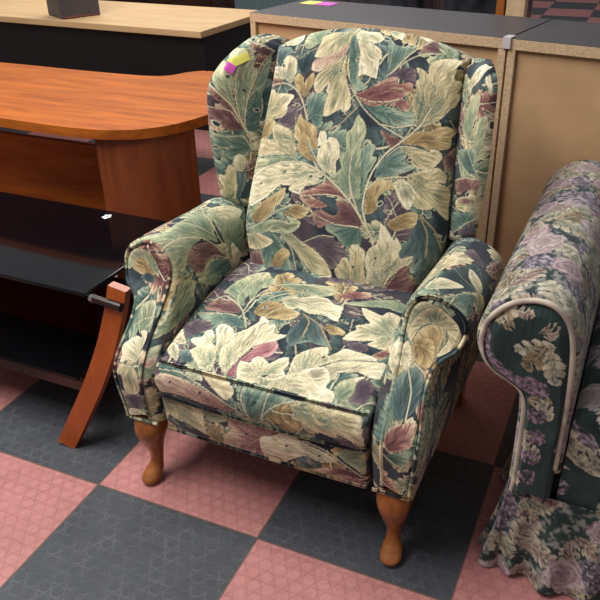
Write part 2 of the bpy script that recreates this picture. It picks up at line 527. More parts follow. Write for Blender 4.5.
def paint_eye(uv, col, row, ring):
    c, r = np.array(row[0]), row[1]
    idx = near_idx(uv, c[None], 2 * r)
    if not len(idx): return
    d = uv[idx] - c
    x = d[:, 0] * 0.8 + d[:, 1] * 0.6; y = -d[:, 0] * 0.6 + d[:, 1] * 0.8
    e = np.hypot(x / r, y / (0.62 * r))
    if ring: col[idx[e < 1]] = (214, 208, 178)
    col[idx[e < (0.68 if ring else 0.85)]] = (50, 58, 68)

def ground(uv):
    n1 = vnoise(uv[:, 0] / 0.055, uv[:, 1] / 0.055, 11)
    n2 = vnoise(uv[:, 0] / 0.004 + uv[:, 1] / 0.006, uv[:, 1] / 0.03, 12)
    n3 = vnoise(uv[:, 0] / 0.07, uv[:, 1] / 0.07, 15)
    a, b, c = np.array((46, 54, 64.0)), np.array((74, 90, 92.0)), np.array((78, 64, 72.0))
    col = a + (b - a) * sstep(0.35, 0.8, n1)[:, None]
    col = col + (c - col) * (0.75 * sstep(0.62, 0.8, n3))[:, None]
    return col * (0.82 + 0.36 * n2)[:, None]

def filler(uv, seed, step=0.085, tones=('green', 'cream', 'teal', 'burg', 'tan', 'sage', 'cream')):
    """leaves where the traced ones leave bare cloth"""
    r = random.Random(seed); out = []
    sel = uv[uv[:, 0] < 40]
    if not len(sel): return out
    lo = sel.min(0); hi = sel.max(0)
    y = lo[1]
    while y < hi[1] + step:
        x = lo[0]
        while x < hi[0] + step:
            a = r.uniform(0, 2 * PI); L = r.uniform(0.09, 0.16); bend = r.uniform(-0.25, 0.25) * L
            b = np.array((x + r.uniform(-.4, .4) * step, y + r.uniform(-.4, .4) * step)) - 0.5 * L * np.array((math.cos(a), math.sin(a)))
            e = b + L * np.array((math.cos(a), math.sin(a)))
            m = 0.5 * (b + e) + bend * np.array((-math.sin(a), math.cos(a)))
            out.append((b, m, e, L * r.uniform(.22, .38), L * r.uniform(.22, .38), r.choice((4, 5, 6)), r.choice(tones)))
            x += step
        y += step
    r.shuffle(out)
    return out

TRACED = ('green', 'teal', 'deep', 'sage', 'plum', 'tan', 'green')
def leaf_cloth(key, seed=0, fill=True, tones=None):
    if tones is None and key in ('back', 'seat', 'footrest'): tones = TRACED
    def f(uv):
        col = ground(uv)
        if fill:
            kw = {} if tones is None else {'tones': tones}
            for n, lf in enumerate(filler(uv, seed + 100, **kw)): paint_leaf(uv, col, lf, seed + n + 50)
        for n, row in enumerate(PRINT.get(key, ())):
            if row[0] == 'P': paint_poly(uv, col, row[1:], seed * 200 + n)
            elif row[0] == 'S': paint_line(uv, col, row[1:], seed * 200 + n)
            else: paint_eye(uv, col, row[1:], row[0] == 'E')
        far = uv[:, 0] > 40
        col[far] = (60, 70, 76)
        tone = vnoise(uv[:, 0] / 0.0022, uv[:, 1] / 0.0022, 77)
        return np.clip(col * (0.93 + 0.14 * tone)[:, None], 8, 244)
    return f

# traced leaves and stems, in metres on each panel
PRINT = {
    'back': [
        ('P','wine',(-.2327,.0233),[(-.2613,.0461),(-.2349,.068),(-.2151,.0658),(-.1932,.0212),(-.2484,.0212)]),
        ('P','green',(-.18,.1294),[(-.1866,.1294),(-.1602,.1272),(-.1317,.0878),(-.101,.0329),(-.0988,.0255),(-.1822,.0233),(-.2085,.0548),(-.1954,.0965)]),
        ('P','tan',(-.1602,.0233),[(-.18,.0255),(-.1668,.0614),(-.1383,.0878),(-.1185,.0856),(-.1141,.0702),(-.1339,.0505),(-.1537,.0255)]),
        ('P','plum',(-.0659,.1141),[(-.0659,.1141),(-.0395,.1316),(.0044,.136),(.0285,.1185),(.0549,.1009),(.0351,.0812),(.0154,.0527),(-.011,.0746),(-.0351,.0965)]),
        ('P','green',(.0724,.1777),[(-.0132,.1536),(-.011,.1711),(.0329,.1733),(.0746,.1711),(.0834,.1229),(.0637,.1141),(.0395,.1207),(.0154,.1404)]),
        ('P','cream',(-.1295,.1272),[(-.1339,.1229),(-.1076,.1316),(-.0834,.1163),(-.0417,.0965),(-.0044,.0702),(.0176,.0351),(.0022,.0255),(-.0373,.0307),(-.0768,.0636),(-.0944,.0878)]),
        ('S','cream',.0018,[(-.1361,.1229),(-.1076,.0856),(-.0944,.0255)]),
        ('S','cream',.0018,[(-.1273,.1163),(-.0944,.0834),(-.0549,.0255)]),
        ('P','sage',(-.2463,.1163),[(-.2463,.1163),(-.2261,.1404),(-.1866,.1601),(-.1449,.1645),(-.1141,.1601),(-.1273,.1755),(-.1054,.1733),(-.0856,.1645),(-.09,.147),(-.112,.1316),(-.1493,.1272),(-.18,.1294),(-.2063,.1185)]),
        ('P','cream',(-.2327,.1185),[(-.2613,.0746),(-.2544,.1053),(-.2261,.1229),(-.1932,.1163),(-.1646,.1031),(-.1822,.0878),(-.2129,.0746),(-.2418,.0702)]),
        ('S','cream',.0016,[(-.2129,.0724),(-.2041,.0329),(-.1932,.0212)]),
        ('S','cream',.0015,[(-.0702,.1141),(-.0285,.136),(.0044,.1382)]),
        ('P','cream',(.1054,.0233),[(.0549,.1119),(.0615,.125),(.0812,.125),(.1076,.0233),(.0856,.0233),(.0439,.0255),(.022,.0527),(.0307,.0658),(.0395,.0878),(.0505,.0921),(.0637,.0768),(.079,.057),(.0834,.0636)]),
        ('P','tan',(-.2327,.1382),[(-.2327,.1514),(-.2283,.1865),(-.2085,.2084),(-.1624,.2391),(-.1427,.2501),(-.1427,.2216),(-.1712,.1887),(-.1932,.1601)]),
        ('P','tan',(-.1251,.1909),[(-.1361,.1755),(-.1098,.2084),(-.0812,.2062),(-.0637,.1974),(-.0812,.1755),(-.0988,.1711),(-.1163,.1799)]),
        ('S','cream',.0018,[(-.2505,.1272),(-.1998,.1536),(-.1537,.1887),(-.1098,.2062)]),
        ('S','cream',.0015,[(-.1998,.1514),(-.1712,.1821),(-.1602,.226)]),
        ('P','teal',(-.2418,.5812),[(-.2628,.6138),(-.2239,.6084),(-.202,.59),(-.2239,.5834),(-.2349,.5748),(-.2544,.59)]),
        ('P','deep',(-.1712,.5375),[(-.1844,.5682),(-.1668,.5704),(-.1295,.5878),(-.1185,.5726),(-.1295,.5419),(-.1624,.5309)]),
        ('P','plum',(-.202,.419),[(-.2107,.4256),(-.1866,.4431),(-.1559,.4541),(-.1537,.43),(-.169,.4102),(-.191,.4124)]),
        ('P','green',(-.1163,.4234),[(-.1361,.4717),(-.0988,.4848),(-.0746,.4739),(-.0768,.4278),(-.079,.3993),(-.0966,.4037),(-.1163,.4278)]),
        ('S','sage',.0014,[(-.1778,.5704),(-.1559,.5812),(-.1339,.5878)]),
        ('P','sage',(-.1273,.6006),[(-.1668,.5922),(-.1756,.6084),(-.1778,.6304),(-.1646,.6336),(-.1317,.6338),(-.1098,.634),(-.1229,.6138),(-.1273,.6006),(-.1471,.59)]),
        ('P','ivory',(-.2349,.6187),[(-.2396,.6187),(-.2441,.6312),(-.2305,.6333),(-.1998,.6336),(-.1844,.6187),(-.202,.6065)]),
        ('P','ivory',(-.2653,.6296),[(-.2688,.6255),(-.2653,.6312),(-.2597,.6324),(-.2653,.6304)]),
        ('P','green',(-.0307,.623),[(-.0307,.6277),(-.0439,.5943),(-.0724,.566),(-.0724,.5484),(-.0373,.5616),(-.0176,.5309),(.0,.5002),(.011,.498)]),
        ('P','cream',(-.0439,.6336),[(-.0439,.6336),(-.0593,.623),(-.0988,.6216),(-.1229,.6138),(-.1251,.5964),(-.1339,.5682),(-.101,.566),(-.068,.5748),(-.0395,.5964)]),
        ('P','rose',(-.0351,.5985),[(-.0395,.5964),(-.068,.5748),(-.101,.566),(-.1339,.5594),(-.1361,.5375),(-.1098,.5331),(-.0746,.5506),(-.0439,.5726)]),
        ('P','cream',(-.0373,.5748),[(-.0417,.5704),(-.0746,.5506),(-.1098,.5309),(-.1207,.5177),(-.1207,.5002),(-.112,.4848),(-.0966,.4826),(-.0812,.5024),(-.0812,.4848),(-.0746,.476),(-.079,.4322),(-.0637,.4278),(-.0329,.4453),(-.0263,.4388),(-.0154,.4409),(-.0066,.4497),(-.0088,.476),(-.022,.498),(-.0329,.5221),(-.0417,.5441)]),
        ('E',(-.0505,.5331),.0066),
        ('S','cream',.0028,[(-.0395,.6324),(-.0351,.5812),(-.0329,.5441),(-.0198,.5133),(.0022,.4848)]),
        ('P','ivory',(-.2063,.5155),[(-.2641,.5243),(-.2641,.5353),(-.2641,.555),(-.2653,.5726),(-.2217,.5594),(-.2305,.5726),(-.2217,.5856),(-.2041,.5812),(-.1866,.566),(-.1822,.5441),(-.1844,.5199),(-.1998,.5177),(-.2173,.5287),(-.2441,.5287),(-.2525,.5177)]),
        ('P','wine',(-.2129,.5177),[(-.2613,.5199),(-.2628,.5243),(-.2641,.5441),(-.2261,.5309),(-.2129,.5177),(-.2327,.5155)]),
        ('P','tan',(-.1427,.4673),[(-.1844,.5199),(-.1756,.5353),(-.158,.5243),(-.1515,.5068),(-.1471,.5155),(-.1383,.5265),(-.1273,.5309),(-.1229,.509),(-.1295,.4936),(-.1405,.4739),(-.1668,.4936)]),
        ('S','cream',.0022,[(-.2628,.5243),(-.2129,.5177),(-.1756,.498),(-.1471,.4673),(-.1229,.4234)]),
        ('P','cream',(-.2641,.4278),[(-.2628,.4322),(-.2641,.4541),(-.2641,.476),(-.2628,.4936),(-.2628,.5024),(-.2628,.5133),(-.2441,.509),(-.2327,.498),(-.1954,.4892),(-.1734,.4804),(-.1888,.4585),(-.1866,.4431),(-.2041,.43),(-.2396,.4344)]),
        ('S','cream',.0015,[(-.2613,.4344),(-.2563,.4585),(-.2195,.4629)]),
        ('P','tan',(-.2641,.3883),[(-.2628,.4037),(-.2641,.4168),(-.2396,.4366),(-.2129,.419),(-.2239,.408),(-.2261,.3883),(-.2628,.3817)]),
        ('S','tan',.0019,[(-.0615,.3949),(-.0263,.4102),(.011,.4497)]),
        ('P','green',(-.0198,.5594),[(-.0329,.623),(-.0176,.5943),(-.0066,.5682),(.0,.5243),(.0198,.5068),(.0329,.5002),(.0066,.4892),(-.011,.5002),(-.022,.5177),(-.0395,.5943)]),
        ('P','ivory',(-.0307,.623),[(-.0417,.6329),(-.0241,.6287),(.0022,.6243),(.0307,.6243),(.0505,.6102),(.0373,.6006),(.0154,.6006),(.0329,.5943),(.0505,.5856),(.0571,.566),(.0505,.5638),(.0527,.5331),(.0505,.5221),(.0351,.5243),(.0241,.5265),(.011,.5287),(.0,.5221),(-.0022,.5462),(-.0044,.5726),(-.0176,.5985)]),
        ('E',(-.0088,.5616),.0065),
        ('P','ivory',(.0615,.6296),[(.0549,.6312),(.0724,.6324),(.0966,.6304),(.0966,.6155),(.0702,.6202)]),
        ('P','tan',(.1098,.623),[(.0966,.6304),(.1163,.6324),(.1185,.6155),(.1054,.6171)]),
        ('P','ivory',(.1361,.6296),[(.1295,.6329),(.1449,.634),(.1668,.634),(.1602,.6266)]),
        ('P','wine',(.1932,.6171),[(.1515,.5964),(.1602,.6155),(.1734,.634),(.1888,.6318),(.1976,.6138),(.1778,.6065)]),
        ('P','sage',(.2283,.612),[(.18,.634),(.2085,.634),(.2305,.634),(.2396,.6171),(.2239,.6102),(.2063,.623)]),
        ('P','green',(.0812,.5309),[(.0659,.6102),(.0922,.6006),(.1383,.6065),(.1207,.577),(.0988,.5528),(.0812,.5353)]),
        ('P','plum',(.1185,.5331),[(.0812,.5287),(.1141,.555),(.1515,.5594),(.1559,.5375),(.1537,.5221),(.1076,.5309)]),
        ('E',(.112,.6065),.0091),
        ('S','cream',.002,[(.1734,.6338),(.1405,.6006),(.1076,.5638),(.0812,.5331)]),
        ('S','cream',.0016,[(.2063,.612),(.1646,.5985),(.1273,.5748),(.0834,.5353)]),
        ('S','sage',.0014,[(.068,.6138),(.0812,.59),(.079,.5309)]),
        ('P','green',(.0329,.4585),[(.0329,.4585),(.0878,.4651),(.1317,.4585),(.158,.4673),(.1668,.4388),(.1185,.4234),(.079,.43)]),
        ('P','burg',(.0044,.476),[(-.0022,.4804),(.0241,.4914),(.0527,.509),(.0812,.5265),(.1076,.5331),(.1076,.5177),(.1471,.5287),(.1493,.509),(.1317,.4936),(.1185,.4826),(.0878,.4695),(.0527,.4585),(.0241,.4651)]),
        ('P','burg',(.1185,.4739),[(.0966,.4651),(.1229,.487),(.1493,.4804),(.1515,.4651),(.1317,.4607),(.1141,.4695)]),
        ('S','cream',.0012,[(-.0022,.4782),(.0439,.4695),(.0878,.4739),(.1185,.4848)]),
        ('P','cream',(.1756,.43),[(.1712,.4322),(.169,.4541),(.158,.4695),(.1537,.5046),(.1624,.5068),(.1559,.5331),(.1646,.5441),(.1515,.5638),(.1712,.5638),(.1844,.5594),(.1844,.5812),(.1976,.5943),(.2195,.6065),(.2597,.6202),(.2525,.6006),(.2505,.5704),(.2641,.5748),(.2673,.566),(.2613,.5462),(.2681,.5375),(.2613,.5133),(.2505,.5002),(.2305,.4695),(.1976,.4431)]),
        ('S','sage',.0014,[(.1778,.4322),(.202,.487),(.2041,.5375)]),
        ('S','cream',.0021,[(-.0176,.5002),(.0307,.4519),(.0812,.4212),(.1427,.4015)]),
        ('S','cream',.0019,[(.0812,.4212),(.1229,.4212),(.1668,.4366)]),
        ('P','wine',(.1383,.3949),[(.0834,.408),(.1054,.4037),(.1383,.3949),(.1207,.3729),(.1032,.3839)]),
        ('P','wine',(.27,.3861),[(.2463,.3795),(.2597,.4037),(.27,.4168),(.27,.362),(.2563,.3576)]),
        ('P','sage',(.0241,.3071),[(.0132,.3532),(.0088,.3993),(.022,.4322),(.0417,.4168),(.0483,.3949),(.0395,.3642),(.0307,.3269)]),
        ('P','green',(.0549,.2238),[(.0285,.3071),(.0373,.3466),(.0483,.3664),(.0724,.3751),(.079,.3642),(.0746,.3466),(.0878,.3444),(.079,.3181),(.0702,.2984),(.0659,.2545),(.068,.2106),(.0483,.2369),(.0351,.2698)]),
        ('D',(.0571,.2896),.0048),
        ('P','green',(.0922,.3071),[(.0878,.3005),(.101,.34),(.1273,.3686),(.1602,.3773),(.1602,.3488),(.1866,.3422),(.1515,.3181),(.1185,.3071)]),
        ('P','tan',(.1405,.3839),[(.1449,.3883),(.1756,.4234),(.2085,.4344),(.2305,.4519),(.2544,.4607),(.2681,.4519),(.2613,.4388),(.2597,.4124),(.2396,.3993),(.2151,.3883),(.1998,.3927),(.18,.3927)]),
        ('P','cream',(.1405,.3795),[(.1405,.3795),(.18,.3883),(.2107,.3861),(.2151,.3927),(.2349,.3971),(.2463,.3861),(.2373,.3664),(.2283,.3532),(.2173,.34),(.202,.34),(.1778,.3444),(.169,.3598)]),
        ('E',(.169,.3554),.0079),
        ('P','tan',(.09,.2303),[(.0746,.2654),(.0944,.2918),(.1295,.2984),(.1427,.2786),(.1229,.2742),(.1076,.2523),(.1076,.2238),(.0834,.2084)]),
        ('P','cream',(.1559,.3137),[(.1668,.3159),(.1932,.3335),(.2195,.3466),(.2396,.3576),(.2581,.3444),(.2581,.3247),(.2441,.3225),(.2641,.3159),(.2693,.3005),(.2681,.2742),(.27,.2325),(.2641,.2369),(.2418,.2589),(.2327,.2523),(.2063,.2457),(.1888,.2589),(.1954,.2808),(.18,.2962)]),
        ('P','ivory',(.1515,.3093),[(.1361,.2918),(.1559,.3093),(.1778,.3005),(.1954,.2808),(.1866,.2413),(.1734,.2413),(.1559,.2611),(.1449,.2786)]),
        ('S','tan',.0009,[(.1712,.3137),(.202,.3071),(.2327,.2918)]),
        ('E',(.1141,.2391),.0095),
        ('P','teal',(.2129,.2347),[(.18,.125),(.1976,.1755),(.2129,.226),(.2396,.2128),(.27,.147),(.2664,.1119),(.2613,.0658),(.2544,.0592),(.2217,.1009),(.2129,.1272),(.1866,.1163)]),
        ('S','tan',.0019,[(.2129,.2282),(.2349,.1909),(.2418,.1338)]),
        ('S','tan',.0019,[(.2151,.2282),(.2484,.204),(.27,.147)]),
        ('P','tan',(.1405,.1909),[(.1383,.1952),(.1624,.2194),(.1888,.2347),(.2063,.2347),(.2085,.2194),(.2041,.2018),(.1822,.1887),(.158,.1799)]),
        ('S','cream',.0014,[(.1339,.1974),(.1427,.2238),(.1559,.2479)]),
        ('P','tan',(.27,.1558),[(.27,.1623),(.27,.1667),(.27,.1623),(.27,.1492)]),
        ('P','sage',(.0351,.2457),[(.0,.3093),(-.0088,.3313),(.0044,.351),(-.0044,.3883),(.0088,.4037),(.0241,.4344),(.0615,.2545),(.0483,.2413),(.0176,.2567),(-.0022,.2742)]),
        ('P','wine',(.0724,.1821),[(-.0549,.1843),(-.0505,.1974),(-.0263,.1996),(.0022,.1909),(.0132,.2084),(.0022,.226),(.0285,.2303),(.0702,.1974),(.0746,.1733),(.0329,.1733),(-.0088,.1689),(-.0307,.1558),(-.0483,.1689)]),
        ('P','burg',(.0198,.2435),[(-.0966,.226),(-.0944,.2413),(-.0571,.2567),(-.0285,.2764),(-.0044,.2589),(.0329,.2347),(.011,.2369),(-.0263,.2413),(-.0637,.2325),(-.0351,.2216),(-.0176,.2128),(-.0417,.2062),(-.0702,.2062)]),
        ('P','sage',(-.1229,.3203),[(-.2613,.3335),(-.2239,.3291),(-.1932,.3335),(-.1559,.3313),(-.1229,.3203),(-.1734,.3137),(-.2217,.2984),(-.2613,.2764)]),
        ('P','cream',(-.1163,.3159),[(-.2505,.3378),(-.2628,.3532),(-.2597,.3664),(-.2641,.3861),(-.2173,.3773),(-.1998,.3642),(-.2151,.3861),(-.2239,.408),(-.2151,.4168),(-.18,.4037),(-.158,.3905),(-.1427,.3642),(-.1273,.3247),(-.1559,.3335),(-.1932,.3356),(-.2239,.3335)]),
        ('P','tan',(-.0593,.3049),[(-.1493,.3795),(-.1515,.4102),(-.1449,.4344),(-.1317,.4212),(-.0988,.4058),(-.0856,.3927),(-.0768,.3466),(-.09,.3488),(-.1076,.3642),(-.0966,.3444),(-.0702,.3159),(-.101,.3247),(-.1295,.3444),(-.1339,.3642)]),
        ('P','ivory',(-.0241,.2808),[(-.0659,.3115),(-.0724,.3466),(-.079,.3795),(-.0746,.3927),(-.0593,.3883),(-.0527,.3707),(-.0461,.3795),(-.0241,.3729),(-.0132,.351),(-.011,.3313),(-.0176,.3203),(-.0088,.283),(-.0307,.2896)]),
        ('P','ivory',(-.0373,.2896),[(-.2613,.2128),(-.2641,.2369),(-.2641,.2742),(-.2305,.3027),(-.1756,.3137),(-.1207,.3137),(-.079,.3071),(-.0417,.2896),(-.0615,.2764),(-.0878,.272),(-.1207,.2589),(-.1427,.2545),(-.1602,.2567),(-.1756,.2413),(-.1976,.2216),(-.2217,.2084),(-.2441,.1974)]),
        ('P','ivory',(-.0395,.2764),[(-.1339,.2479),(-.1163,.2654),(-.079,.2764),(-.0505,.2764),(-.0395,.2742),(-.0637,.2611),(-.09,.2545),(-.0988,.2347),(-.1207,.2391)]),
        ('D',(-.1383,.3642),.0044),
        ('D',(-.0702,.3532),.0044),
        ('D',(-.1537,.2896),.0045),
        ('D',(-.0768,.2808),.0044),
        ('D',(-.2217,.2611),.0046),
        ('S','cream',.0026,[(-.2597,.2698),(-.2217,.2984),(-.1756,.3137),(-.1207,.3159),(-.079,.3049),(-.0373,.2852),(.0066,.2567),(.0439,.226),(.0702,.2018)]),
        ('S','sage',.0015,[(-.2563,.3356),(-.1932,.3356),(-.1493,.3291),(-.1229,.3181)]),
        ('S','cream',.0017,[(-.1054,.3686),(-.0834,.3356),(-.0439,.294)]),
        ('S','cream',.0019,[(.0351,.3839),(.022,.34),(.0263,.283),(.0373,.2457)]),
        ('S','cream',.0015,[(-.0922,.2303),(-.0439,.2391),(.0,.2413),(.0329,.2303)]),
        ('S','cream',.0015,[(-.0329,.1821),(.011,.1711),(.0746,.1711)]),
        ('S','cream',.0024,[(.0285,.2786),(.0417,.2457),(.0702,.1974),(.0922,.1645)]),
        ('S','cream',.003,[(.202,.4826),(.1822,.4388),(.1471,.3971),(.1076,.3576),(.0812,.3093),(.0724,.2654),(.0724,.2216),(.0922,.1711)]),
        ('S','cream',.0019,[(.0746,.2654),(.0944,.2896),(.1273,.3049),(.1668,.3137)]),
        ('S','cream',.0016,[(.1141,.3554),(.1405,.3795),(.18,.3861)]),
        ('S','cream',.0027,[(.0373,.2347),(.0702,.1974),(.1032,.158),(.1163,.1272)]),
        ('S','cream',.0019,[(.0483,.1733),(.0746,.1711),(.0966,.1558)]),
        ('P','cream',(.1054,.0233),[(.0571,.1185),(.0702,.1272),(.0944,.1185),(.101,.0987),(.1054,.068),(.1229,.0255),(.0944,.0255),(.0746,.0255)]),
        ('D',(.0746,.0702),.0055),
        ('P','tan',(.2283,.019),[(.1734,.0212),(.2041,.0212),(.2239,.0307),(.2484,.019),(.2563,.0351),(.2505,.017),(.2283,.019)]),
        ('P','wine',(.1734,.0212),[(.1734,.0212),(.1756,.057),(.1888,.0943),(.2063,.1141),(.2151,.1053),(.2283,.068),(.2484,.0592),(.2505,.0307),(.2261,.0278),(.1976,.0212)]),
        ('P','ivory',(.1712,.0212),[(.169,.0212),(.1361,.0233),(.1207,.0255),(.1163,.0614),(.1054,.079),(.101,.1097),(.1076,.1272),(.1207,.1404),(.1251,.1711),(.1229,.1931),(.1427,.1799),(.1602,.158),(.1668,.1667),(.1822,.1426),(.18,.125),(.191,.1141),(.2129,.1272),(.2173,.1185),(.2151,.1053),(.1932,.0834),(.1778,.0527),(.1734,.0212)]),
        ('S','tan',.0012,[(.169,.0212),(.1668,.068),(.1624,.1163)]),
        ('S','cream',.001,[(.1734,.0212),(.1844,.0483),(.1932,.0834)]),
        ('D',(.1273,.1031),.0039),
    ],
    'seat': [
        ('P','sage',(-.1293,.1809),[(-.2155,.2369),(-.2088,.2881),(-.1823,.3369),(-.1448,.3524),(-.1116,.2903),(-.1337,.2659),(-.147,.2257),(-.1359,.1944),(-.158,.2056),(-.1956,.2324)]),
        ('P','wine',(-.1337,.1719),[(-.2309,.1651),(-.2199,.2034),(-.1801,.2056),(-.158,.1944),(-.1337,.1719),(-.1558,.1629),(-.1956,.1629)]),
        ('P','green',(-.1072,.1402),[(-.2309,.1448),(-.1867,.1561),(-.1381,.1561),(-.1072,.1402),(-.0983,.1221),(-.1293,.1221),(-.1514,.1221),(-.1845,.1221),(-.2177,.1311)]),
        ('P','plum',(-.2022,.0855),[(-.2561,.0901),(-.242,.1152),(-.2221,.1289),(-.1823,.1175),(-.1757,.097),(-.2,.0833),(-.2221,.0626)]),
        ('P','sage',(-.1293,.2146),[(-.1669,.2859),(-.1669,.3169),(-.1492,.3391),(-.1116,.3214),(-.1072,.3014),(-.1271,.2748),(-.1315,.219)]),
        ('P','sage',(-.0829,.2992),[(-.0829,.3214),(-.0409,.3258),(-.0011,.3347),(.0541,.3302),(.0475,.297),(.0055,.2814),(-.0343,.2859),(-.0829,.2992)]),
        ('E',(-.0188,.297),.0078),
        ('P','tan',(-.0961,.1719),[(-.1006,.1809),(-.0983,.2168),(-.0674,.2324),(-.0343,.219),(.0077,.2078),(-.0055,.1786),(-.0519,.1696),(-.0785,.1696)]),
        ('E',(-.0829,.2034),.0077),
        ('S','cream',.0014,[(-.0674,.1741),(-.0564,.1989),(-.0387,.2168)]),
        ('P','burg',(.105,.3081),[(.0608,.3014),(.0851,.3325),(.1293,.3502),(.1381,.328),(.0961,.3036)]),
        ('P','ivory',(-.0608,.2414),[(-.0519,.2391),(-.0497,.2614),(-.0144,.2659),(.0144,.2859),(.0475,.2837),(.0696,.2681),(.0939,.2659),(.0983,.2458),(.1028,.2123),(.0895,.2101),(.063,.2213),(.0453,.2168),(.0254,.2146),(-.0055,.2257),(-.0166,.2146),(-.0343,.219)]),
        ('S','cream',.0022,[(-.1271,.2101),(-.1182,.2592),(-.0895,.3014),(-.0387,.3214),(.0541,.3192)]),
        ('S','cream',.0022,[(-.0961,.1289),(-.1271,.1741),(-.1602,.2011),(-.2022,.2235),(-.2199,.2056)]),
        ('S','cream',.0017,[(-.1337,.1809),(-.1669,.2213),(-.1669,.2859),(-.1448,.3325)]),
        ('S','cream',.002,[(-.1271,.1809),(-.1271,.2302),(-.0983,.2614)]),
        ('S','cream',.0014,[(-.1138,.1538),(-.1425,.1583),(-.1867,.1561),(-.2332,.1493)]),
        ('P','teal',(.0188,.2056),[(.0144,.1152),(.0077,.1402),(.0166,.1764),(.0254,.2034),(.0608,.1921),(.116,.1289),(.0961,.1221),(.0696,.1243),(.0453,.1107),(.032,.0993)]),
        ('D',(.0564,.1311),.0045),
        ('P','tan',(.0873,.1876),[(.0807,.1921),(.116,.1899),(.1359,.1764),(.1028,.1629)]),
        ('S','tan',.0019,[(.0188,.2056),(.0409,.1854),(.0453,.138)]),
        ('S','tan',.0021,[(.021,.2056),(.0696,.1809),(.1204,.1221)]),
        ('S','tan',.0014,[(.0564,.1899),(.1006,.1696),(.1293,.1696)]),
        ('P','plum',(.1602,.1402),[(.1359,.1516),(.1624,.1606),(.1934,.1538),(.189,.138),(.1558,.138)]),
        ('P','sage',(.2243,.3214),[(.0851,.2792),(.1227,.3014),(.1757,.3369),(.2221,.3413),(.2265,.3036),(.1867,.3036),(.1293,.2837)]),
        ('S','sage',.0012,[(.0873,.2748),(.1448,.3103),(.1934,.3458)]),
        ('P','plum',(.1779,.1448),[(.1492,.147),(.1757,.1629),(.1956,.1583),(.1978,.1425),(.1713,.1357)]),
        ('P','burg',(.2459,.1516),[(.2088,.1266),(.2221,.1516),(.2398,.1674),(.2459,.1516),(.2287,.1311)]),
        ('P','ivory',(.2376,.2168),[(.1359,.1583),(.1425,.1854),(.1536,.1989),(.147,.2123),(.1735,.2324),(.1514,.2525),(.1359,.2792),(.1624,.277),(.189,.2703),(.1978,.2903),(.2287,.2859),(.2332,.2525),(.242,.1944),(.2398,.1809),(.2354,.1651),(.2044,.1606),(.1912,.1651),(.2022,.1809),(.1735,.1674)]),
        ('S','sage',.0011,[(.1779,.2481),(.2155,.2347),(.2376,.228)]),
        ('D',(.2309,.2011),.0036),
        ('P','ivory',(.2376,.2168),[(.2376,.1741),(.242,.1921),(.2376,.2146),(.2605,.1786),(.2616,.1786),(.2634,.1696),(.2616,.1629),(.2605,.1448)]),
        ('P','ivory',(-.2354,.0557),[(-.2561,.058),(-.2561,.0833),(-.2497,.0924),(-.2309,.0672),(-.2133,.0488),(-.2265,.0419),(-.2531,.0511)]),
        ('P','ivory',(-.2133,.0024),[(-.2561,.028),(-.2561,.0442),(-.2398,.0442),(-.2199,.0257),(-.2066,.0),(-.2309,.0047)]),
        ('P','teal',(-.1845,.0024),[(-.2133,.0211),(-.1934,.0303),(-.1646,.0024),(-.1956,.0)]),
        ('P','ivory',(-.1182,-.002),[(-.1912,.0303),(-.1823,.0442),(-.2022,.0534),(-.2066,.0649),(-.1845,.0741),(-.1845,.0924),(-.1713,.0993),(-.1536,.081),(-.1514,.0626),(-.1315,.0488),(-.116,.0187),(-.1227,-.002),(-.1492,-.002),(-.1713,.0118),(-.1845,.0234)]),
        ('P','ivory',(-.1138,.0303),[(-.147,.0764),(-.1646,.1061),(-.158,.1221),(-.1337,.1198),(-.116,.1061),(-.1138,.0833),(-.105,.0741),(-.1116,.0603),(-.1094,.0303),(-.1315,.0488)]),
        ('P','rosy',(-.074,-.002),[(-.074,-.002),(-.0586,.0326),(-.0431,.0764),(-.0298,.1221),(.0055,.0924),(.0011,.0603),(-.0144,.0511),(-.0298,.0419),(-.0586,.0211),(-.0519,-.002)]),
        ('P','ivory',(-.0762,-.002),[(-.0939,.0024),(-.1116,.0303),(-.1204,.058),(-.1094,.0718),(-.116,.097),(-.1006,.1084),(-.0873,.1243),(-.074,.1493),(-.074,.1719),(-.0541,.1629),(-.0431,.1493),(-.0298,.1538),(-.021,.1266),(.0099,.1289),(-.0033,.1084),(-.0475,.0764),(-.063,.0373),(-.0718,.0)]),
        ('S','cream',.0016,[(-.0762,-.0049),(-.0674,.0373),(-.0608,.1061)]),
        ('P','ivory',(.0077,.0),[(-.0497,-.002),(-.0586,.0303),(-.0343,.0326),(-.032,.0465),(-.0188,.0534),(.0033,.0442),(.0099,.0419),(.0254,.0603),(.0431,.0672),(.0519,.0465),(.0475,.0349),(.063,.0141),(.0144,-.002),(-.0409,-.0078)]),
        ('D',(.0144,.0094),.0061),
        ('P','ivory',(.0873,.0141),[(.0608,.0118),(.0586,.0373),(.0541,.0695),(.0674,.0947),(.0961,.1175),(.116,.1221),(.1249,.0993),(.1403,.1175),(.1536,.1334),(.1779,.1334),(.1978,.1357),(.2287,.1311),(.2155,.1198),(.1646,.1038),(.1359,.0855),(.1094,.058),(.0851,.0187)]),
        ('P','ivory',(.0939,.0211),[(.0939,.0211),(.1138,.0557),(.1448,.0855),(.1823,.1061),(.2354,.1243),(.2497,.1266),(.2497,.0833),(.2309,.0764),(.2022,.081),(.1867,.0741),(.1624,.0626),(.1624,.0442)]),
        ('D',(.116,.0924),.0044),
        ('S','cream',.0015,[(.0851,.0187),(.1094,.058),(.1425,.0878),(.2133,.1243)]),
        ('P','ivory',(.1823,.0257),[(.1713,.0211),(.1757,.0442),(.1912,.058),(.2221,.0764),(.2111,.058),(.2022,.0326)]),
        ('P','plum',(.2332,.0442),[(.2155,.0465),(.2309,.0649),(.2459,.0603),(.2459,.0488),(.2221,.0396)]),
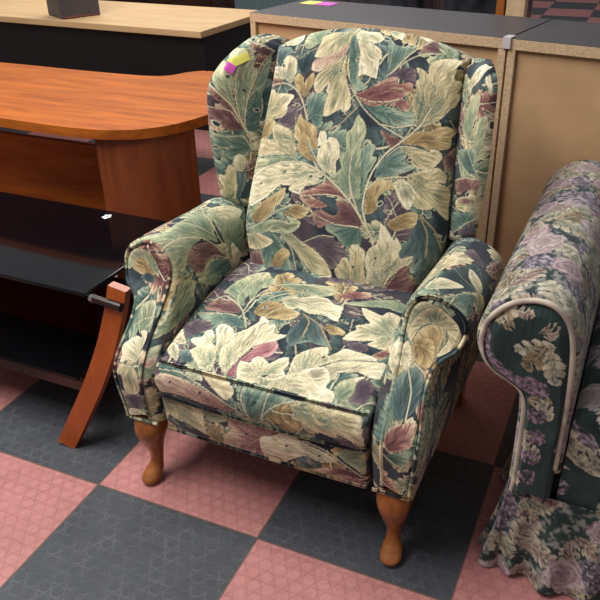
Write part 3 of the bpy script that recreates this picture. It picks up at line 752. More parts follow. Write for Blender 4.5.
        ('P','ivory',(.0099,-.002),[(-.0033,.0047),(.032,.0094),(.0652,.0303),(.1006,.0557),(.1337,.0672),(.1536,.0419),(.1536,.0211),(.1735,.0164),(.1801,.0047),(.1779,-.002),(.1536,-.0078),(.1249,-.0078),(.1006,-.0049),(.0696,-.0049),(.0409,-.0049),(.0122,-.0078)]),
        ('P','sage',(.1934,.0024),[(.1713,.0211),(.1735,.0373),(.189,.0534),(.2088,.0511),(.2133,.0303),(.2044,.0071),(.1934,.0)]),
        ('P','plum',(.2309,.0373),[(.2088,.0511),(.2199,.0672),(.2398,.0649),(.2497,.0373),(.242,.0094),(.2221,.0024),(.2088,.0047),(.2133,.0303)]),
        ('S','cream',.0013,[(.0453,-.0164),(.0652,.0024),(.0785,.0326)]),
        ('P','green',(-.242,-.0245),[(-.242,-.0391),(-.242,-.0164),(-.2,-.0192),(-.1691,-.0271),(-.1116,-.0501),(-.1536,-.0426),(-.2,-.0391)]),
        ('P','cream',(-.1315,-.0136),[(-.1315,-.0136),(-.105,-.0136),(-.0718,-.0107),(-.0409,-.0368),(-.0586,-.0597),(-.0851,-.0476),(-.1094,-.032)]),
        ('P','rose',(-.021,-.1009),[(-.2497,-.0786),(-.262,-.0691),(-.2398,-.0426),(-.2,-.0368),(-.1536,-.0426),(-.116,-.0501),(-.0785,-.0597),(-.0431,-.0858),(-.105,-.0908),(-.158,-.0858),(-.2066,-.0858),(-.2459,-.0958)]),
        ('D',(-.2088,-.0549),.0045),
        ('D',(-.1271,-.0597),.0045),
        ('S','cream',.0018,[(-.2398,-.032),(-.1845,-.0271),(-.1403,-.0391),(-.0851,-.0573),(-.0166,-.0858)]),
        ('P','green',(-.0033,-.0883),[(-.0232,-.0245),(.0011,-.0136),(.0343,-.0136),(.0232,-.081),(-.0033,-.0883),(-.0144,-.0573)]),
        ('S','cream',.002,[(-.021,-.0192),(-.0232,-.0451),(-.0077,-.0858)]),
        ('S','cream',.0021,[(.0431,-.0219),(.0298,-.0501),(.0254,-.0958)]),
        ('D',(-.0519,-.0219),.0057),
        ('D',(.0122,-.0476),.0056),
        ('P','green',(.0343,-.0834),[(.0254,-.0597),(.0298,-.0296),(.0453,-.0164),(.1094,-.0219),(.0785,-.0344),(.0497,-.0573),(.0343,-.0834)]),
        ('P','tan',(.0674,-.1009),[(.0652,-.0933),(.0873,-.0668),(.105,-.0762),(.1182,-.0858),(.0917,-.1009)]),
        ('P','cream',(.0873,-.0271),[(.0917,-.032),(.1182,-.0219),(.1514,-.0192),(.189,-.0192),(.2177,-.0164),(.2459,-.0192),(.2531,-.0451),(.2586,-.0958),(.242,-.0858),(.2044,-.0691),(.1956,-.0834),(.1602,-.0762),(.1492,-.0858),(.1359,-.0858),(.1204,-.0621),(.1006,-.0597),(.1006,-.0426)]),
        ('S','cream',.0017,[(.0298,-.0786),(.0453,-.0549),(.074,-.0344),(.1094,-.0219),(.1536,-.0192),(.1823,-.0344)]),
        ('S','cream',.0017,[(.0276,-.0858),(.0365,-.0391),(.0409,-.0164)]),
        ('P','teal',(.2616,-.0451),[(.2497,-.0192),(.262,-.0078),(.2663,-.0078),(.2561,-.0451)]),
    ],
    'footrest': [
        ('P','cream',(-.2567,-.0019),[(-.2581,-.0019),(-.2227,-.0033),(-.1393,-.007),(-.1393,-.0351),(-.1371,-.0813),(-.1591,-.0747),(-.1964,-.0571),(-.203,-.0659),(-.2381,-.0549),(-.253,-.0813),(-.2567,-.0593)]),
        ('P','sage',(-.1393,-.007),[(-.1393,-.007),(-.102,-.007),(-.0735,-.0116),(-.0779,-.022),(-.1152,-.0329),(-.1305,-.0242)]),
        ('P','tan',(-.2567,-.1067),[(-.2567,-.1067),(-.2567,-.0856),(-.2508,-.0813),(-.2293,-.0922),(-.2293,-.1067),(-.2484,-.1067)]),
        ('S','sage',.0014,[(-.2293,-.0922),(-.203,-.1067),(-.1766,-.1067)]),
        ('S','cream',.0014,[(-.2249,-.0988),(-.17,-.1046),(-.1305,-.1046)]),
        ('P','rose',(.045,-.0439),[(-.0911,-.0835),(-.0889,-.0681),(-.0625,-.0373),(-.0713,-.0307),(-.0713,-.0116),(-.0603,-.007),(-.0186,-.007),(.0318,-.007),(.0757,-.007),(.0801,-.0835),(.0362,-.1046),(-.0033,-.1046),(-.0274,-.1046),(-.0669,-.1046),(-.0911,-.1046),(-.0998,-.1046)]),
        ('D',(-.0252,-.0395),.0045),
        ('D',(-.0077,-.0966),.0046),
        ('S','tan',.0014,[(.0538,-.0154),(-.0011,-.0483),(-.034,-.09)]),
        ('P','ivory',(.2051,-.0549),[(.0099,-.0395),(.0406,-.0242),(.0691,-.0092),(.1174,-.0176),(.17,-.0307),(.1964,-.0461),(.1547,-.0593),(.1218,-.0527),(.0801,-.0835),(.0603,-.1046),(.0143,-.1046)]),
        ('D',(.0757,-.0395),.0044),
        ('D',(.1547,-.0417),.0043),
        ('P','tan',(.0669,-.1046),[(.0625,-.1046),(.0845,-.1067),(.1196,-.1067),(.1415,-.1067),(.1152,-.1046),(.0801,-.1046)]),
        ('P','rose',(.2567,-.0966),[(.1262,-.1046),(.1635,-.0769),(.2008,-.0769),(.253,-.0944),(.255,-.1085),(.2293,-.1067),(.1832,-.1067),(.1503,-.1046)]),
        ('P','wine',(.253,-.0813),[(.1591,-.1046),(.2008,-.0637),(.253,-.0747),(.253,-.0878),(.2073,-.09)]),
        ('P','sage',(.1986,-.0285),[(.1986,-.0285),(.2095,-.0092),(.253,-.0019),(.2567,-.0703),(.2337,-.0549)]),
        ('S','cream',.002,[(.0625,-.0092),(.1218,-.0154),(.1788,-.0285),(.2567,-.0835)]),
        ('S','cream',.0013,[(.2567,-.0878),(.2139,-.0878),(.1678,-.1067)]),
    ],
    'arm_left': [
        ('P','sage',(.3247,.3452),[(.5653,.1497),(.5086,.1492),(.4518,.1933),(.4541,.2792),(.4427,.3574),(.3882,.3445),(.3496,.3432),(.3837,.2971),(.4109,.2186),(.4223,.1539),(.4836,.1492)]),
        ('P','ivory',(.4382,.3731),[(.4404,.3782),(.4404,.4225),(.4177,.4749),(.3905,.5005),(.3791,.4717),(.3996,.4155)]),
        ('P','sage',(.2679,.3907),[(.4359,.3696),(.3996,.4155),(.3701,.479),(.2792,.4568),(.2384,.3958),(.2565,.3999),(.3337,.3726)]),
        ('P','sage',(.3655,.3172),[(.4064,.149),(.42,.1521),(.4087,.215),(.386,.2864),(.3791,.2399),(.361,.2062),(.3337,.1823),(.3496,.1598),(.3428,.1432),(.3474,.14),(.3315,.1315),(.3519,.142)]),
        ('P','wine',(.2792,.3678),[(.361,.2062),(.3791,.2495),(.3655,.3073),(.3178,.3434),(.2861,.369),(.3133,.3077),(.3224,.2749),(.2997,.2555),(.3178,.2187)]),
        ('P','green',(.2679,.3776),[(.2997,.2677),(.3088,.3044),(.2861,.369),(.2497,.3862),(.2475,.3347),(.2724,.2709)]),
        ('P','sage',(.2475,.3486),[(.2929,.2277),(.3042,.2576),(.2724,.2709),(.2543,.3359),(.2384,.3086),(.2702,.2478)]),
        ('P','ivory',(.2384,.3958),[(.2815,.3935),(.3178,.4032),(.2951,.4221),(.2656,.4413),(.2407,.412),(.2384,.3958)]),
        ('S','cream',.0025,[(.2384,.3958),(.2792,.3805),(.3678,.3548),(.4382,.3614)]),
        ('S','cream',.0023,[(.3247,.3452),(.3814,.2951),(.4109,.2186),(.4155,.1492)]),
        ('S','cream',.0017,[(.3633,.3506),(.4223,.2942),(.4609,.2571)]),
        ('S','cream',.0018,[(.2861,.369),(.3201,.3082),(.2997,.2677)]),
        ('S','cream',.0015,[(.3405,.4123),(.3746,.4172),(.3837,.4368)]),
        ('P','tan',(.2679,.093),[(.2997,.1073),(.3201,.1238),(.3315,.1498),(.2951,.1223),(.2724,.0972),(.2747,.084)]),
        ('P','sage',(.218,.0275),[(.3224,.1559),(.2951,.2165),(.2679,.202),(.2475,.2022),(.2316,.1827),(.227,.1193),(.2248,.0604),(.2202,.0297),(.2543,.0681),(.2838,.1196)]),
        ('S','cream',.0016,[(.2202,.0297),(.2588,.0846),(.2974,.1686)]),
        ('S','cream',.0011,[(.2543,.0804),(.2861,.1091),(.3133,.1257)]),
        ('S','sage',.0012,[(.2248,.2162),(.2475,.2655),(.2497,.3017)]),
        ('P','ivory',(.8536,.1094),[(.7696,.0111),(.7515,.0249),(.731,.0427),(.8423,.1208),(.8536,.1094),(.7878,.0224),(.7969,.0136)]),
        ('P','cream',(.806,.0107),[(.8037,.0113),(.8718,.0964),(.8922,.0887),(.8468,.0031)]),
        ('P','sage',(.168,-.0117),[(.1703,-.0103),(.2021,.0182),(.2089,.0461),(.1884,.0292),(.1498,.0072),(.1362,-.0114),(.1453,-.0212)]),
        ('P','rose',(.168,-.0117),[(.1703,-.0103),(.1816,.0022),(.1907,.0309),(.1703,.0167),(.1635,-.009)]),
        ('P','cream',(.0363,-.0107),[(.0499,-.0169),(.0976,-.0217),(.1158,-.0039),(.109,.0045),(.0749,.016),(.0341,.0034),(.0204,-.0147)]),
    ],
    'armfront_left': [
        ('P','tan',(.3392,.5311),[(.3914,.5443),(.3888,.5661),(.3612,.5714),(.3348,.5531),(.3268,.5378),(.3589,.5332)]),
        ('P','deep',(.3457,.5354),[(.3642,.5268),(.348,.5398),(.3264,.5333),(.3287,.5198)]),
        ('P','sage',(.3408,.5466),[(.4146,.5573),(.3877,.5881),(.3506,.5966),(.3278,.5752),(.3134,.5355),(.3315,.5466),(.3552,.5697),(.3811,.5701),(.3931,.5443),(.4131,.5376)]),
        ('P','sage',(.3218,.4258),[(.3395,.4484),(.342,.4774),(.3085,.4904),(.3008,.4632),(.2991,.4337),(.3218,.4258)]),
        ('S','cream',.0012,[(.3415,.4416),(.3246,.4529),(.3,.461)]),
        ('P','cream',(.3268,.3697),[(.357,.3629),(.3381,.3651),(.3144,.3634),(.3013,.3384),(.3012,.3089),(.3147,.293),(.3448,.2903),(.3477,.3311)]),
        ('P','ivory',(.3037,.3861),[(.3542,.3832),(.3592,.4011),(.3317,.4213),(.3147,.4224),(.3227,.4325),(.3064,.4337),(.302,.4201),(.3079,.3951),(.3117,.377),(.3342,.3765),(.3551,.3674)]),
        ('P','plum',(.3258,.27),[(.3474,.2768),(.304,.2907),(.3024,.2635),(.3144,.2449),(.343,.2454)]),
        ('P','ivory',(.3265,.2213),[(.3457,.2373),(.3153,.2415),(.3001,.2285),(.3491,.217)]),
        ('P','rose',(.3044,.3702),[(.3054,.3747),(.2959,.4042),(.2957,.4133),(.296,.3951),(.2962,.3815),(.3002,.3724)]),
        ('P','sage',(.3,.3702),[(.3044,.3702),(.2963,.3724),(.2962,.377),(.2966,.3566),(.2971,.3361),(.2986,.3452)]),
        ('P','cream',(.2955,.2342),[(.3015,.2635),(.2981,.2975),(.2978,.3066),(.2987,.2794),(.2974,.2395),(.2976,.2367)]),
    ],
    'arm_right': [
        ('P','plum',(.4972,.3743),[(.4631,.386),(.4745,.4238),(.504,.3978),(.5199,.3717),(.5017,.3652)]),
        ('P','deep',(.4858,.2232),[(.4473,.2415),(.4677,.2897),(.4972,.3574),(.5199,.3431),(.5426,.2727),(.5063,.2076),(.4722,.1521)]),
        ('P','cream',(.4223,.2146),[(.42,.2232),(.4291,.2888),(.4359,.3552),(.4563,.39),(.4654,.3834),(.4563,.3535),(.4927,.373),(.47,.3157),(.4473,.2792),(.4359,.2325)]),
        ('P','ivory',(.5494,.2623),[(.5017,.2857),(.4949,.3209),(.5131,.3183),(.5403,.2923),(.5471,.2571),(.5199,.2649)]),
        ('P','ivory',(.4359,.1698),[(.4314,.183),(.4473,.2232),(.479,.2271),(.5063,.231),(.4813,.1894),(.4473,.1633)]),
        ('P','rose',(.4586,.1492),[(.4586,.1492),(.4631,.1492),(.4722,.1505),(.4722,.1492)]),
        ('P','green',(.5358,.2284),[(.4745,.1492),(.4858,.1581),(.5108,.2089),(.5358,.2323),(.5471,.1815),(.554,.1492),(.5585,.1491),(.529,.1492),(.4949,.1492)]),
        ('S','cream',.0013,[(.47,.1492),(.4881,.1601),(.5154,.2128),(.5426,.2402),(.5608,.1696)]),
        ('S','cream',.0011,[(.5086,.1492),(.4995,.1521),(.5017,.1854)]),
        ('S','sage',.0011,[(.4654,.2884),(.4949,.261),(.5449,.2519)]),
        ('P','cream',(.4813,.1492),[(.3791,.1479),(.4132,.1492),(.4404,.1492),(.4745,.1492),(.5108,.1492),(.5449,.1492),(.5721,.1471),(.5176,.1492),(.4927,.1492),(.3587,.1444),(.3383,.1355),(.3474,.14)]),
        ('S','cream',.0011,[(.4427,.1492),(.4246,.1492),(.4745,.1492)]),
        ('S','cream',.0013,[(.4155,.1492),(.479,.1492),(.5131,.1492),(.5653,.1484)]),
        ('P','ivory',(.2815,.0995),[(.2861,.1275),(.3156,.1273),(.3133,.1187),(.3065,.1132),(.2838,.0928),(.2656,.075),(.2702,.1017)]),
        ('P','ivory',(.2747,.084),[(.2724,.1171),(.2929,.1323),(.3133,.1187),(.2906,.0992),(.2656,.075),(.2724,.0818),(.2565,.0659)]),
        ('P','green',(.1271,-.0117),[(.1339,-.0116),(.1476,-.0016),(.1998,.0227),(.2407,.0498),(.2157,.0254),(.1589,-.0163)]),
    ],
    'armfront_right': [
        ('P','sage',(.3514,.5398),[(.2919,.5378),(.2966,.5735),(.3129,.5965),(.3301,.6038),(.3535,.5966),(.3769,.581),(.3963,.5652),(.4068,.5443),(.402,.5227),(.3693,.5011),(.3375,.5023),(.312,.513)]),
        ('P','cream',(.3524,.557),[(.3537,.5973),(.3769,.5828),(.3958,.5667),(.4068,.5443),(.402,.5227),(.3693,.5011),(.3669,.5047),(.3801,.5247),(.3825,.542),(.3653,.5574),(.3435,.5582),(.3222,.5466),(.3099,.5198),(.3025,.5221),(.3,.5422),(.3227,.5805)]),
        ('P','tan',(.3648,.4774),[(.3138,.5221),(.3232,.5422),(.3437,.5551),(.3658,.5555),(.3736,.5398),(.3676,.5085),(.3648,.4795),(.3389,.4953),(.3221,.5063)]),
        ('S','cream',.0011,[(.3148,.5176),(.3274,.5444),(.3482,.5565),(.3713,.5525),(.3764,.5289)]),
        ('P','ivory',(.29,.4949),[(.2909,.4836),(.2896,.4995),(.303,.5176),(.3161,.4927),(.3159,.4678),(.2975,.4768),(.2931,.4564)]),
        ('P','tan',(.3265,.513),[(.32,.4904),(.3189,.5221),(.351,.5268),(.3633,.5023),(.3544,.4795)]),
        ('P','green',(.2969,.3407),[(.2969,.3407),(.2966,.3543),(.296,.3997),(.2965,.4587),(.3132,.402),(.3011,.3634)]),
        ('P','teal',(.3275,.3922),[(.2993,.4564),(.3317,.4795),(.3603,.4529),(.3551,.4258),(.3407,.4033),(.3159,.3929),(.3025,.4156)]),
        ('S','cream',.0019,[(.3165,.4723),(.3339,.4393),(.3365,.3989)]),
        ('S','cream',.0019,[(.3214,.4859),(.351,.4709),(.3569,.4574)]),
        ('P','burg',(.3048,.3407),[(.3037,.3475),(.3026,.3679),(.318,.3855),(.3588,.3966),(.3615,.3765),(.3545,.3515),(.3165,.3339)]),
        ('P','green',(.3056,.3225),[(.3056,.3225),(.3554,.3402),(.3515,.3039),(.3227,.2994)]),
        ('S','cream',.0019,[(.3028,.3225),(.3228,.3062),(.3521,.2949)]),
        ('P','cream',(.2971,.2283),[(.2965,.2276),(.2976,.3157),(.297,.3384),(.3005,.3407),(.303,.2907),(.3023,.2286)]),
        ('P','tan',(.3243,.2229),[(.3097,.2282),(.3102,.2254),(.335,.2319),(.3416,.2184)]),
    ],
    'wing_left': [
        ('P','sage',(.0804,.2386),[(.1484,.3459),(.15,.3721),(.15,.3897),(.1326,.3765),(.1152,.3524),(.1043,.324),(.0913,.2693),(.1065,.289),(.1282,.3174)]),
        ('P','sage',(.0783,.2342),[(.1174,.3546),(.15,.4028),(.15,.4159),(.1282,.4181),(.1022,.405),(.0826,.4028),(.0696,.3743),(.0587,.37),(.0565,.3437),(.0674,.2999),(.0717,.2627),(.0804,.2496),(.0891,.2649),(.0913,.3021)]),
        ('P','wine',(.0717,.2145),[(.15,.3196),(.1437,.3262),(.1196,.3087),(.1022,.2846),(.0891,.2496),(.0739,.2211),(.0913,.2189),(.1152,.2255),(.1152,.243),(.1326,.2496),(.1499,.2408),(.15,.278),(.1304,.2802),(.1087,.2714)]),
        ('E',(.1347,.2386),.0131),
        ('P','green',(.0674,.2167),[(.0674,.232),(.0652,.2846),(.0543,.3349),(.0478,.3831),(.0413,.4115),(.0283,.37),(.0326,.3327),(.037,.2824),(.0391,.2123),(.0696,.2167)]),
        ('D',(.1196,.3546),.006),
        ('D',(.0761,.3174),.0045),
        ('E',(.0457,.2649),.0085),
        ('P','wine',(.0587,.4115),[(.1367,.4289),(.0957,.4267),(.0457,.4243),(.0587,.4094),(.0783,.4115)]),
        ('S','cream',.0015,[(.1484,.4289),(.1022,.431),(.0413,.4243)]),
        ('S','cream',.0024,[(.0413,.4203),(.0522,.3918),(.0565,.3437),(.0674,.2977),(.0717,.2474),(.0696,.2167)]),
        ('S','cream',.0025,[(.15,.3349),(.1304,.3174),(.1022,.2846),(.0848,.2496),(.0696,.2167)]),
        ('S','cream',.0017,[(.1043,.3721),(.0957,.3284),(.0913,.2911),(.0783,.2342)]),
        ('S','cream',.0015,[(.15,.2802),(.1282,.278),(.1043,.2693),(.087,.243)]),
        ('S','cream',.0013,[(.037,.3262),(.0543,.313),(.0674,.2933)]),
        ('P','green',(.0565,.1664),[(.1464,.2145),(.1217,.2101),(.0957,.208),(.0717,.197),(.0543,.1707),(.0674,.1576),(.0935,.1467),(.1109,.1445),(.1217,.162),(.1152,.1729),(.1386,.1773),(.1437,.1883)]),
        ('S','cream',.0014,[(.1464,.2145),(.113,.2036),(.0783,.2036),(.063,.1839),(.0522,.1554)]),
        ('S','cream',.001,[(.1437,.1839),(.1239,.1751),(.1043,.1773)]),
        ('S','cream',.0023,[(.0804,.2452),(.063,.208),(.0522,.1664)]),
        ('P','teal',(.1043,.0171),[(.0957,.1073),(.0717,.1116),(.0674,.0832),(.0978,.0171),(.1174,.0171),(.0957,.0657)]),
        ('P','cream',(.1386,.015),[(.1464,.0328),(.1452,.0547),(.1367,.0657),(.1452,.0854),(.1422,.1029),(.1304,.1007),(.1239,.116),(.113,.1292),(.0978,.116),(.0978,.0854),(.0957,.0657),(.1109,.0171),(.1386,.0215)]),
        ('P','ivory',(.0804,.1051),[(.1022,.1204),(.0978,.151),(.0826,.1554),(.0696,.1445),(.0674,.1248),(.0761,.1095),(.0935,.1116)]),
    ],
    'wing_right': [
        ('P','ivory',(.0609,.3721),[(.0652,.3765),(.0717,.405),(.1109,.433),(.1326,.4398),(.1499,.4363),(.1405,.4289),(.1174,.4115),(.0913,.3918)]),
        ('P','ivory',(.1464,.3787),[(.1347,.4159),(.1452,.4203),(.1464,.4072),(.1464,.3787),(.1405,.3962)]),
        ('P','sage',(.1087,.2386),[(.0978,.2627),(.0674,.2802),(.0652,.2977),(.0783,.3437),(.1,.3743),(.1174,.3809),(.1239,.3678),(.1174,.3327),(.1087,.3043),(.1022,.2758)]),
        ('P','sage',(.1152,.2277),[(.1152,.3043),(.1239,.3218),(.1422,.3371),(.1452,.3196),(.1437,.2824),(.1386,.2496),(.1109,.2299),(.1152,.2736)]),
        ('S','cream',.0011,[(.0587,.3043),(.0587,.2583),(.087,.2189)]),
        ('S','cream',.0009,[(.0957,.2758),(.1022,.2517),(.1174,.232)]),
        ('P','green',(.1043,.1948),[(.0587,.2342),(.1282,.2561),(.1239,.2277),(.1405,.1926),(.1043,.1992),(.0696,.2101)]),
        ('S','cream',.0017,[(.0652,.2145),(.1043,.1948),(.1405,.1904)]),
        ('S','cream',.0012,[(.0978,.2452),(.1217,.2189),(.1422,.1926)]),
        ('P','wine',(.1174,.1445),[(.0761,.1357),(.0652,.1642),(.1022,.1817),(.1437,.1883),(.1422,.151),(.1367,.1598),(.1109,.151),(.0913,.1335)]),
        ('S','cream',.0015,[(.0652,.162),(.1087,.1817),(.1422,.1861)]),
        ('E',(.1217,.1445),.0093),
        ('P','cream',(.1422,.1226),[(.0848,.1007),(.0826,.1182),(.1065,.1335),(.1405,.1401),(.1452,.1226),(.1304,.1007),(.1022,.0963)]),
        ('P','wine',(.1217,.1313),[(.0935,.1204),(.1196,.1335),(.1405,.1313),(.1196,.1182)]),
        ('P','green',(.1282,.0613),[(.0804,.046),(.0739,.0832),(.1304,.0985),(.1437,.1116),(.1452,.0832),(.1239,.0657),(.0978,.0372)]),
        ('P','plum',(.1452,.0285),[(.1109,.0416),(.1347,.0679),(.1475,.0766),(.15,.0285),(.1452,.0285)]),
        ('S','cream',.0015,[(.0978,.0372),(.1239,.0635),(.1464,.081)]),
        ('P','ivory',(.1347,.013),[(.1,.013),(.0783,.0394),(.1022,.0306),(.1386,.0193),(.1484,.0263),(.1347,.013),(.1239,.0061)]),
    ],
}

# ---------------------------------------------------------------- the place
mb = MB(); mb.box(-9, 7, -4, 11, -0.08, 0.0); fl = mb.build('floor', M['floor']); tag(fl, kind='structure')
for nm, bx in (('wall_back', (-9, 7, 11, 11.1)), ('wall_left', (-9.1, -9, -4, 11)), ('wall_right', (7, 7.1, -4, 11)), ('wall_front', (-9, 7, -4.1, -4))):
    mb = MB(); mb.box(bx[0], bx[1], bx[2], bx[3], -0.08, 3.2); tag(mb.build(nm, M['wall']), kind='structure')

# ---------------------------------------------------------------- the recliner
DX = 0.0022
chair = empty('wingback_recliner')
tag(chair, 'wingback recliner armchair in leaf-print tapestry on carved wooden legs', 'armchair')

def lincount(a, b): return max(3, int(abs(b - a) / DX) + 2)

def rounded_panel(P, N, su, sv, ru0, ru1, rv0, rv1, thick, bulge=lambda u, v: 0 * u, uvo=(0, 0), rear=None):
    """upholstered panel. P(u,v)->xyz with u,v in 0..1, N(u,v)->forward unit normal, su/sv sizes in metres,
    r* edge radii; returns a Patch with front, skirts and a back sheet, pattern coordinate = metres across the panel"""
    nu, nv = int(su / DX) + 2, int(sv / DX) + 2
    def spaced(n, s, r0, r1):
        x = np.linspace(0, 1, n)
        e = []
        for r, rev in ((r0, False), (r1, True)):
            th = np.linspace(0, PI / 2, max(9, int(r * 1.571 / DX) + 1))[:-1]
            q = (1 - np.cos(th)) * r / s
            e.append(q if not rev else 1 - q[::-1])
        x = x[(x > r0 / s) & (x < 1 - r1 / s)]
        return np.concatenate([e[0], x, e[1]])
    us, vs = spaced(nu, su, ru0, ru1), spaced(nv, sv, rv0, rv1)
    U, V = np.meshgrid(us, vs)
    def setback(d, r):
        d = np.clip(d, 0, r)
        return r - np.sqrt(np.maximum(0, r * r - (r - d) ** 2))
    sb = np.maximum(np.maximum(setback(U * su, ru0), setback((1 - U) * su, ru1)), np.maximum(setback(V * sv, rv0), setback((1 - V) * sv, rv1)))
    base = P(U, V); nn = N(U, V)
    off = bulge(U, V) - sb
    F = base + nn * off[..., None]
    UV = np.stack([U * su + uvo[0], V * sv + uvo[1]], -1)
    pa = Patch(); pa.grid(F, UV)
    # skirts: loop round the perimeter
    per = np.concatenate([F[0, :-1], F[:-1, -1], F[-1, :0:-1], F[:0:-1, 0]])
    peruv = np.concatenate([UV[0, :-1], UV[:-1, -1], UV[-1, :0:-1], UV[:0:-1, 0]])
    pern = np.concatenate([nn[0, :-1], nn[:-1, -1], nn[-1, :0:-1], nn[:0:-1, 0]])
    if rear is not None: pern = np.broadcast_to(-np.asarray(rear, float), pern.shape)
    cen = UV.reshape(-1, 2).mean(0)
    outd = peruv - cen; outd /= np.linalg.norm(outd, axis=1)[:, None]
    nd = max(3, int(thick / 0.004))
    ks = np.linspace(0, 1, nd)
    G = per[None] - pern[None] * (ks * thick)[:, None, None]
    GU = peruv[None] + outd[None] * (ks * thick)[:, None, None]
    pa.grid(G, GU, wrap=True)
    # back sheet, drawn in to the middle
    back = per - pern * thick; bc = back.mean(0)
    ks = np.linspace(0, 1, 24)
    H = back[None] * (1 - ks)[:, None, None] + bc * ks[:, None, None]
    pa.grid(H, GU[-1][None] + outd[None] * (ks * 0.25)[:, None, None], wrap=True)
    return pa, F, UV

def piping(F, UV, rows, rad=0.0042, lift=None):
    path, uvp = rows
    return tube_grid(path, uvp, rad)

# --- seat cushion: front face, rolled edge, crowned top
HW = 0.262
xs = np.concatenate([-HW + 0.02 * (1 - np.cos(np.linspace(0, PI / 2, 9)[:-1])), np.linspace(-HW + 0.02, HW - 0.02, int((2 * HW - .04) / DX)), HW - 0.02 * (1 - np.cos(np.linspace(PI / 2, 0, 9)[1:]))])
prof = []          # (y, z, arc, crown weight, bulge weight)
ZB, ZT, RF = 0.302, 0.392, 0.022
for z in np.linspace(ZB, ZT - RF, int((ZT - RF - ZB) / DX)):
    tt = (z - ZB) / (ZT - ZB); prof.append((0.004 - 0.014 * math.sin(PI * min(1, tt * 1.05)), z, 0))
for a in np.linspace(0, PI / 2, 16)[1:]:
    prof.append((0.004 + RF - RF * math.cos(a) - 0.006 * math.cos(a), ZT - RF + RF * math.sin(a), 0))
for y in np.linspace(0.028, 0.50, int(0.472 / DX)):
    tt = (y - 0.028) / 0.472
    prof.append((y, ZT + 0.052 * math.sin(min(1, tt * 1.15) * PI / 2) ** 0.9 + 0.012 * math.sin(PI * tt), 1))
prof = np.array(prof)
arc = np.concatenate([[0], np.cumsum(np.linalg.norm(np.diff(prof[:, :2], axis=0), axis=1))])
iedge = int(np.argmax(prof[:, 2] > 0.5)); arc = arc - arc[iedge]
Xg, Yg = np.meshgrid(xs, prof[:, 0]); Zg = np.repeat(prof[:, 1][:, None], len(xs), 1)
edge = np.clip((HW - np.abs(Xg)), 0, 0.02); drop = 0.02 - np.sqrt(np.maximum(0, 0.02 ** 2 - (0.02 - edge) ** 2))
top = prof[:, 2][:, None]
frontw = sstep(0.10, 0.0, arc)[:, None]
crown = 1 - (np.abs(Xg) / HW) ** 2.6
Zg = Zg + top * (crown * 0.016 - drop) + (1 - top) * crown * 0.006 * sstep(ZB, ZT, Zg)
Yg = Yg - (1 - top) * (crown * 0.010 - drop * 0.8)
Yg = Yg - 0.008 * crown * top * sstep(0.08, 0.0, arc)[:, None]
SEAT = np.stack([Xg, Yg, Zg], -1); SEATUV = np.stack([Xg, np.repeat(arc[:, None], len(xs), 1)], -1)
pa = Patch(); pa.grid(SEAT, SEATUV)
for col_, sg in ((0, -1), (-1, 1)):
    e = SEAT[:, col_]; ks = np.linspace(0, 1, 8)
    dn = e.copy(); dn[:, 2] = ZB
    pa.grid(e[None] * (1 - ks)[:, None, None] + dn[None] * ks[:, None, None], SEATUV[:, col_][None] + np.array([sg * 0.01, 0]) * ks[:, None, None])
und = np.stack([np.stack(np.meshgrid([-HW, HW], [0.0, 0.5]), -1)[..., 0], np.stack(np.meshgrid([-HW, HW], [0.0, 0.5]), -1)[..., 1], np.full((2, 2), ZB)], -1)
pa.grid(und)
seat = pa.build('seat_cushion', M['print'], chair, leaf_cloth('seat', 1))
# welts
ie = iedge - 5
wp = SEAT[ie, 4:-4] + np.array([0, -0.002, 0.003]); wu = SEATUV[ie, 4:-4]
pa = Patch(); pa.grid(*tube_grid(wp, wu, 0.0042))
wp = SEAT[1, 4:-4] + np.array([0, -0.001, 0.0]); pa.grid(*tube_grid(wp, SEATUV[1, 4:-4], 0.0042))
pa.build('welt', M['print'], seat, leaf_cloth('seat', 1))

# --- fold-out footrest panel under the cushion
def Pf(U, V):
    return np.stack([(U - 0.5) * 2 * 0.260, 0.006 + 0.012 * (1 - V), 0.186 + V * 0.112], -1)
def Nf(U, V):
    return np.stack([0 * U, -np.ones_like(U), 0 * U], -1)
pa, F, UV = rounded_panel(Pf, Nf, 0.52, 0.112, 0.014, 0.014, 0.012, 0.014, 0.05,
                          lambda u, v: 0.012 * (1 - np.abs(2 * u - 1) ** 4) * np.sin(PI * np.clip(v, 0, 1)), (-0.26, -0.112))
foot = pa.build('footrest', M['print'], chair, leaf_cloth('footrest', 2))
pa = Patch(); pa.grid(*tube_grid(F[5, 3:-3] + np.array([0, -0.002, -0.002]), UV[5, 3:-3], 0.004))
pa.build('welt', M['print'], foot, leaf_cloth('footrest', 2))

# --- backrest
LEAN = math.radians(15.0)
BU = np.array([0, math.sin(LEAN), math.cos(LEAN)]); BN = np.array([0, -math.cos(LEAN), math.sin(LEAN)])
B0 = np.array([0, 0.418, 0.43])
BL = 0.634
def back_w(V): return 0.236 + 0.032 * sstep(0, 0.25, V) - 0.030 * sstep(0.25, 1.0, V)
def back_c(V): return -0.004 + 0.038 * np.clip(V, 0, 1)
def back_top(X): return BL * (1 - 0.080 * (np.abs(X - 0.03) / 0.24) ** 2.3)
def Pb(U, V):
    x = back_c(V) + (2 * U - 1) * back_w(V)
    l = V * back_top(x)
    return B0 + x[..., None] * np.array([1, 0, 0]) + l[..., None] * BU
def Nb(U, V): return np.broadcast_to(BN, U.shape + (3,))
def bulge_b(u, v):
    a = 1 - np.abs(2 * u - 1) ** 3
    return 0.020 * a * (0.5 + 0.5 * np.sin(PI * np.clip(v * 1.05, 0, 1))) + 0.018 * a * np.exp(-((v - 0.30) / 0.25) ** 2)
pa, F, UV = rounded_panel(Pb, Nb, 0.54, BL, 0.035, 0.035, 0.03, 0.055, 0.13, bulge_b, (-0.27, 0))
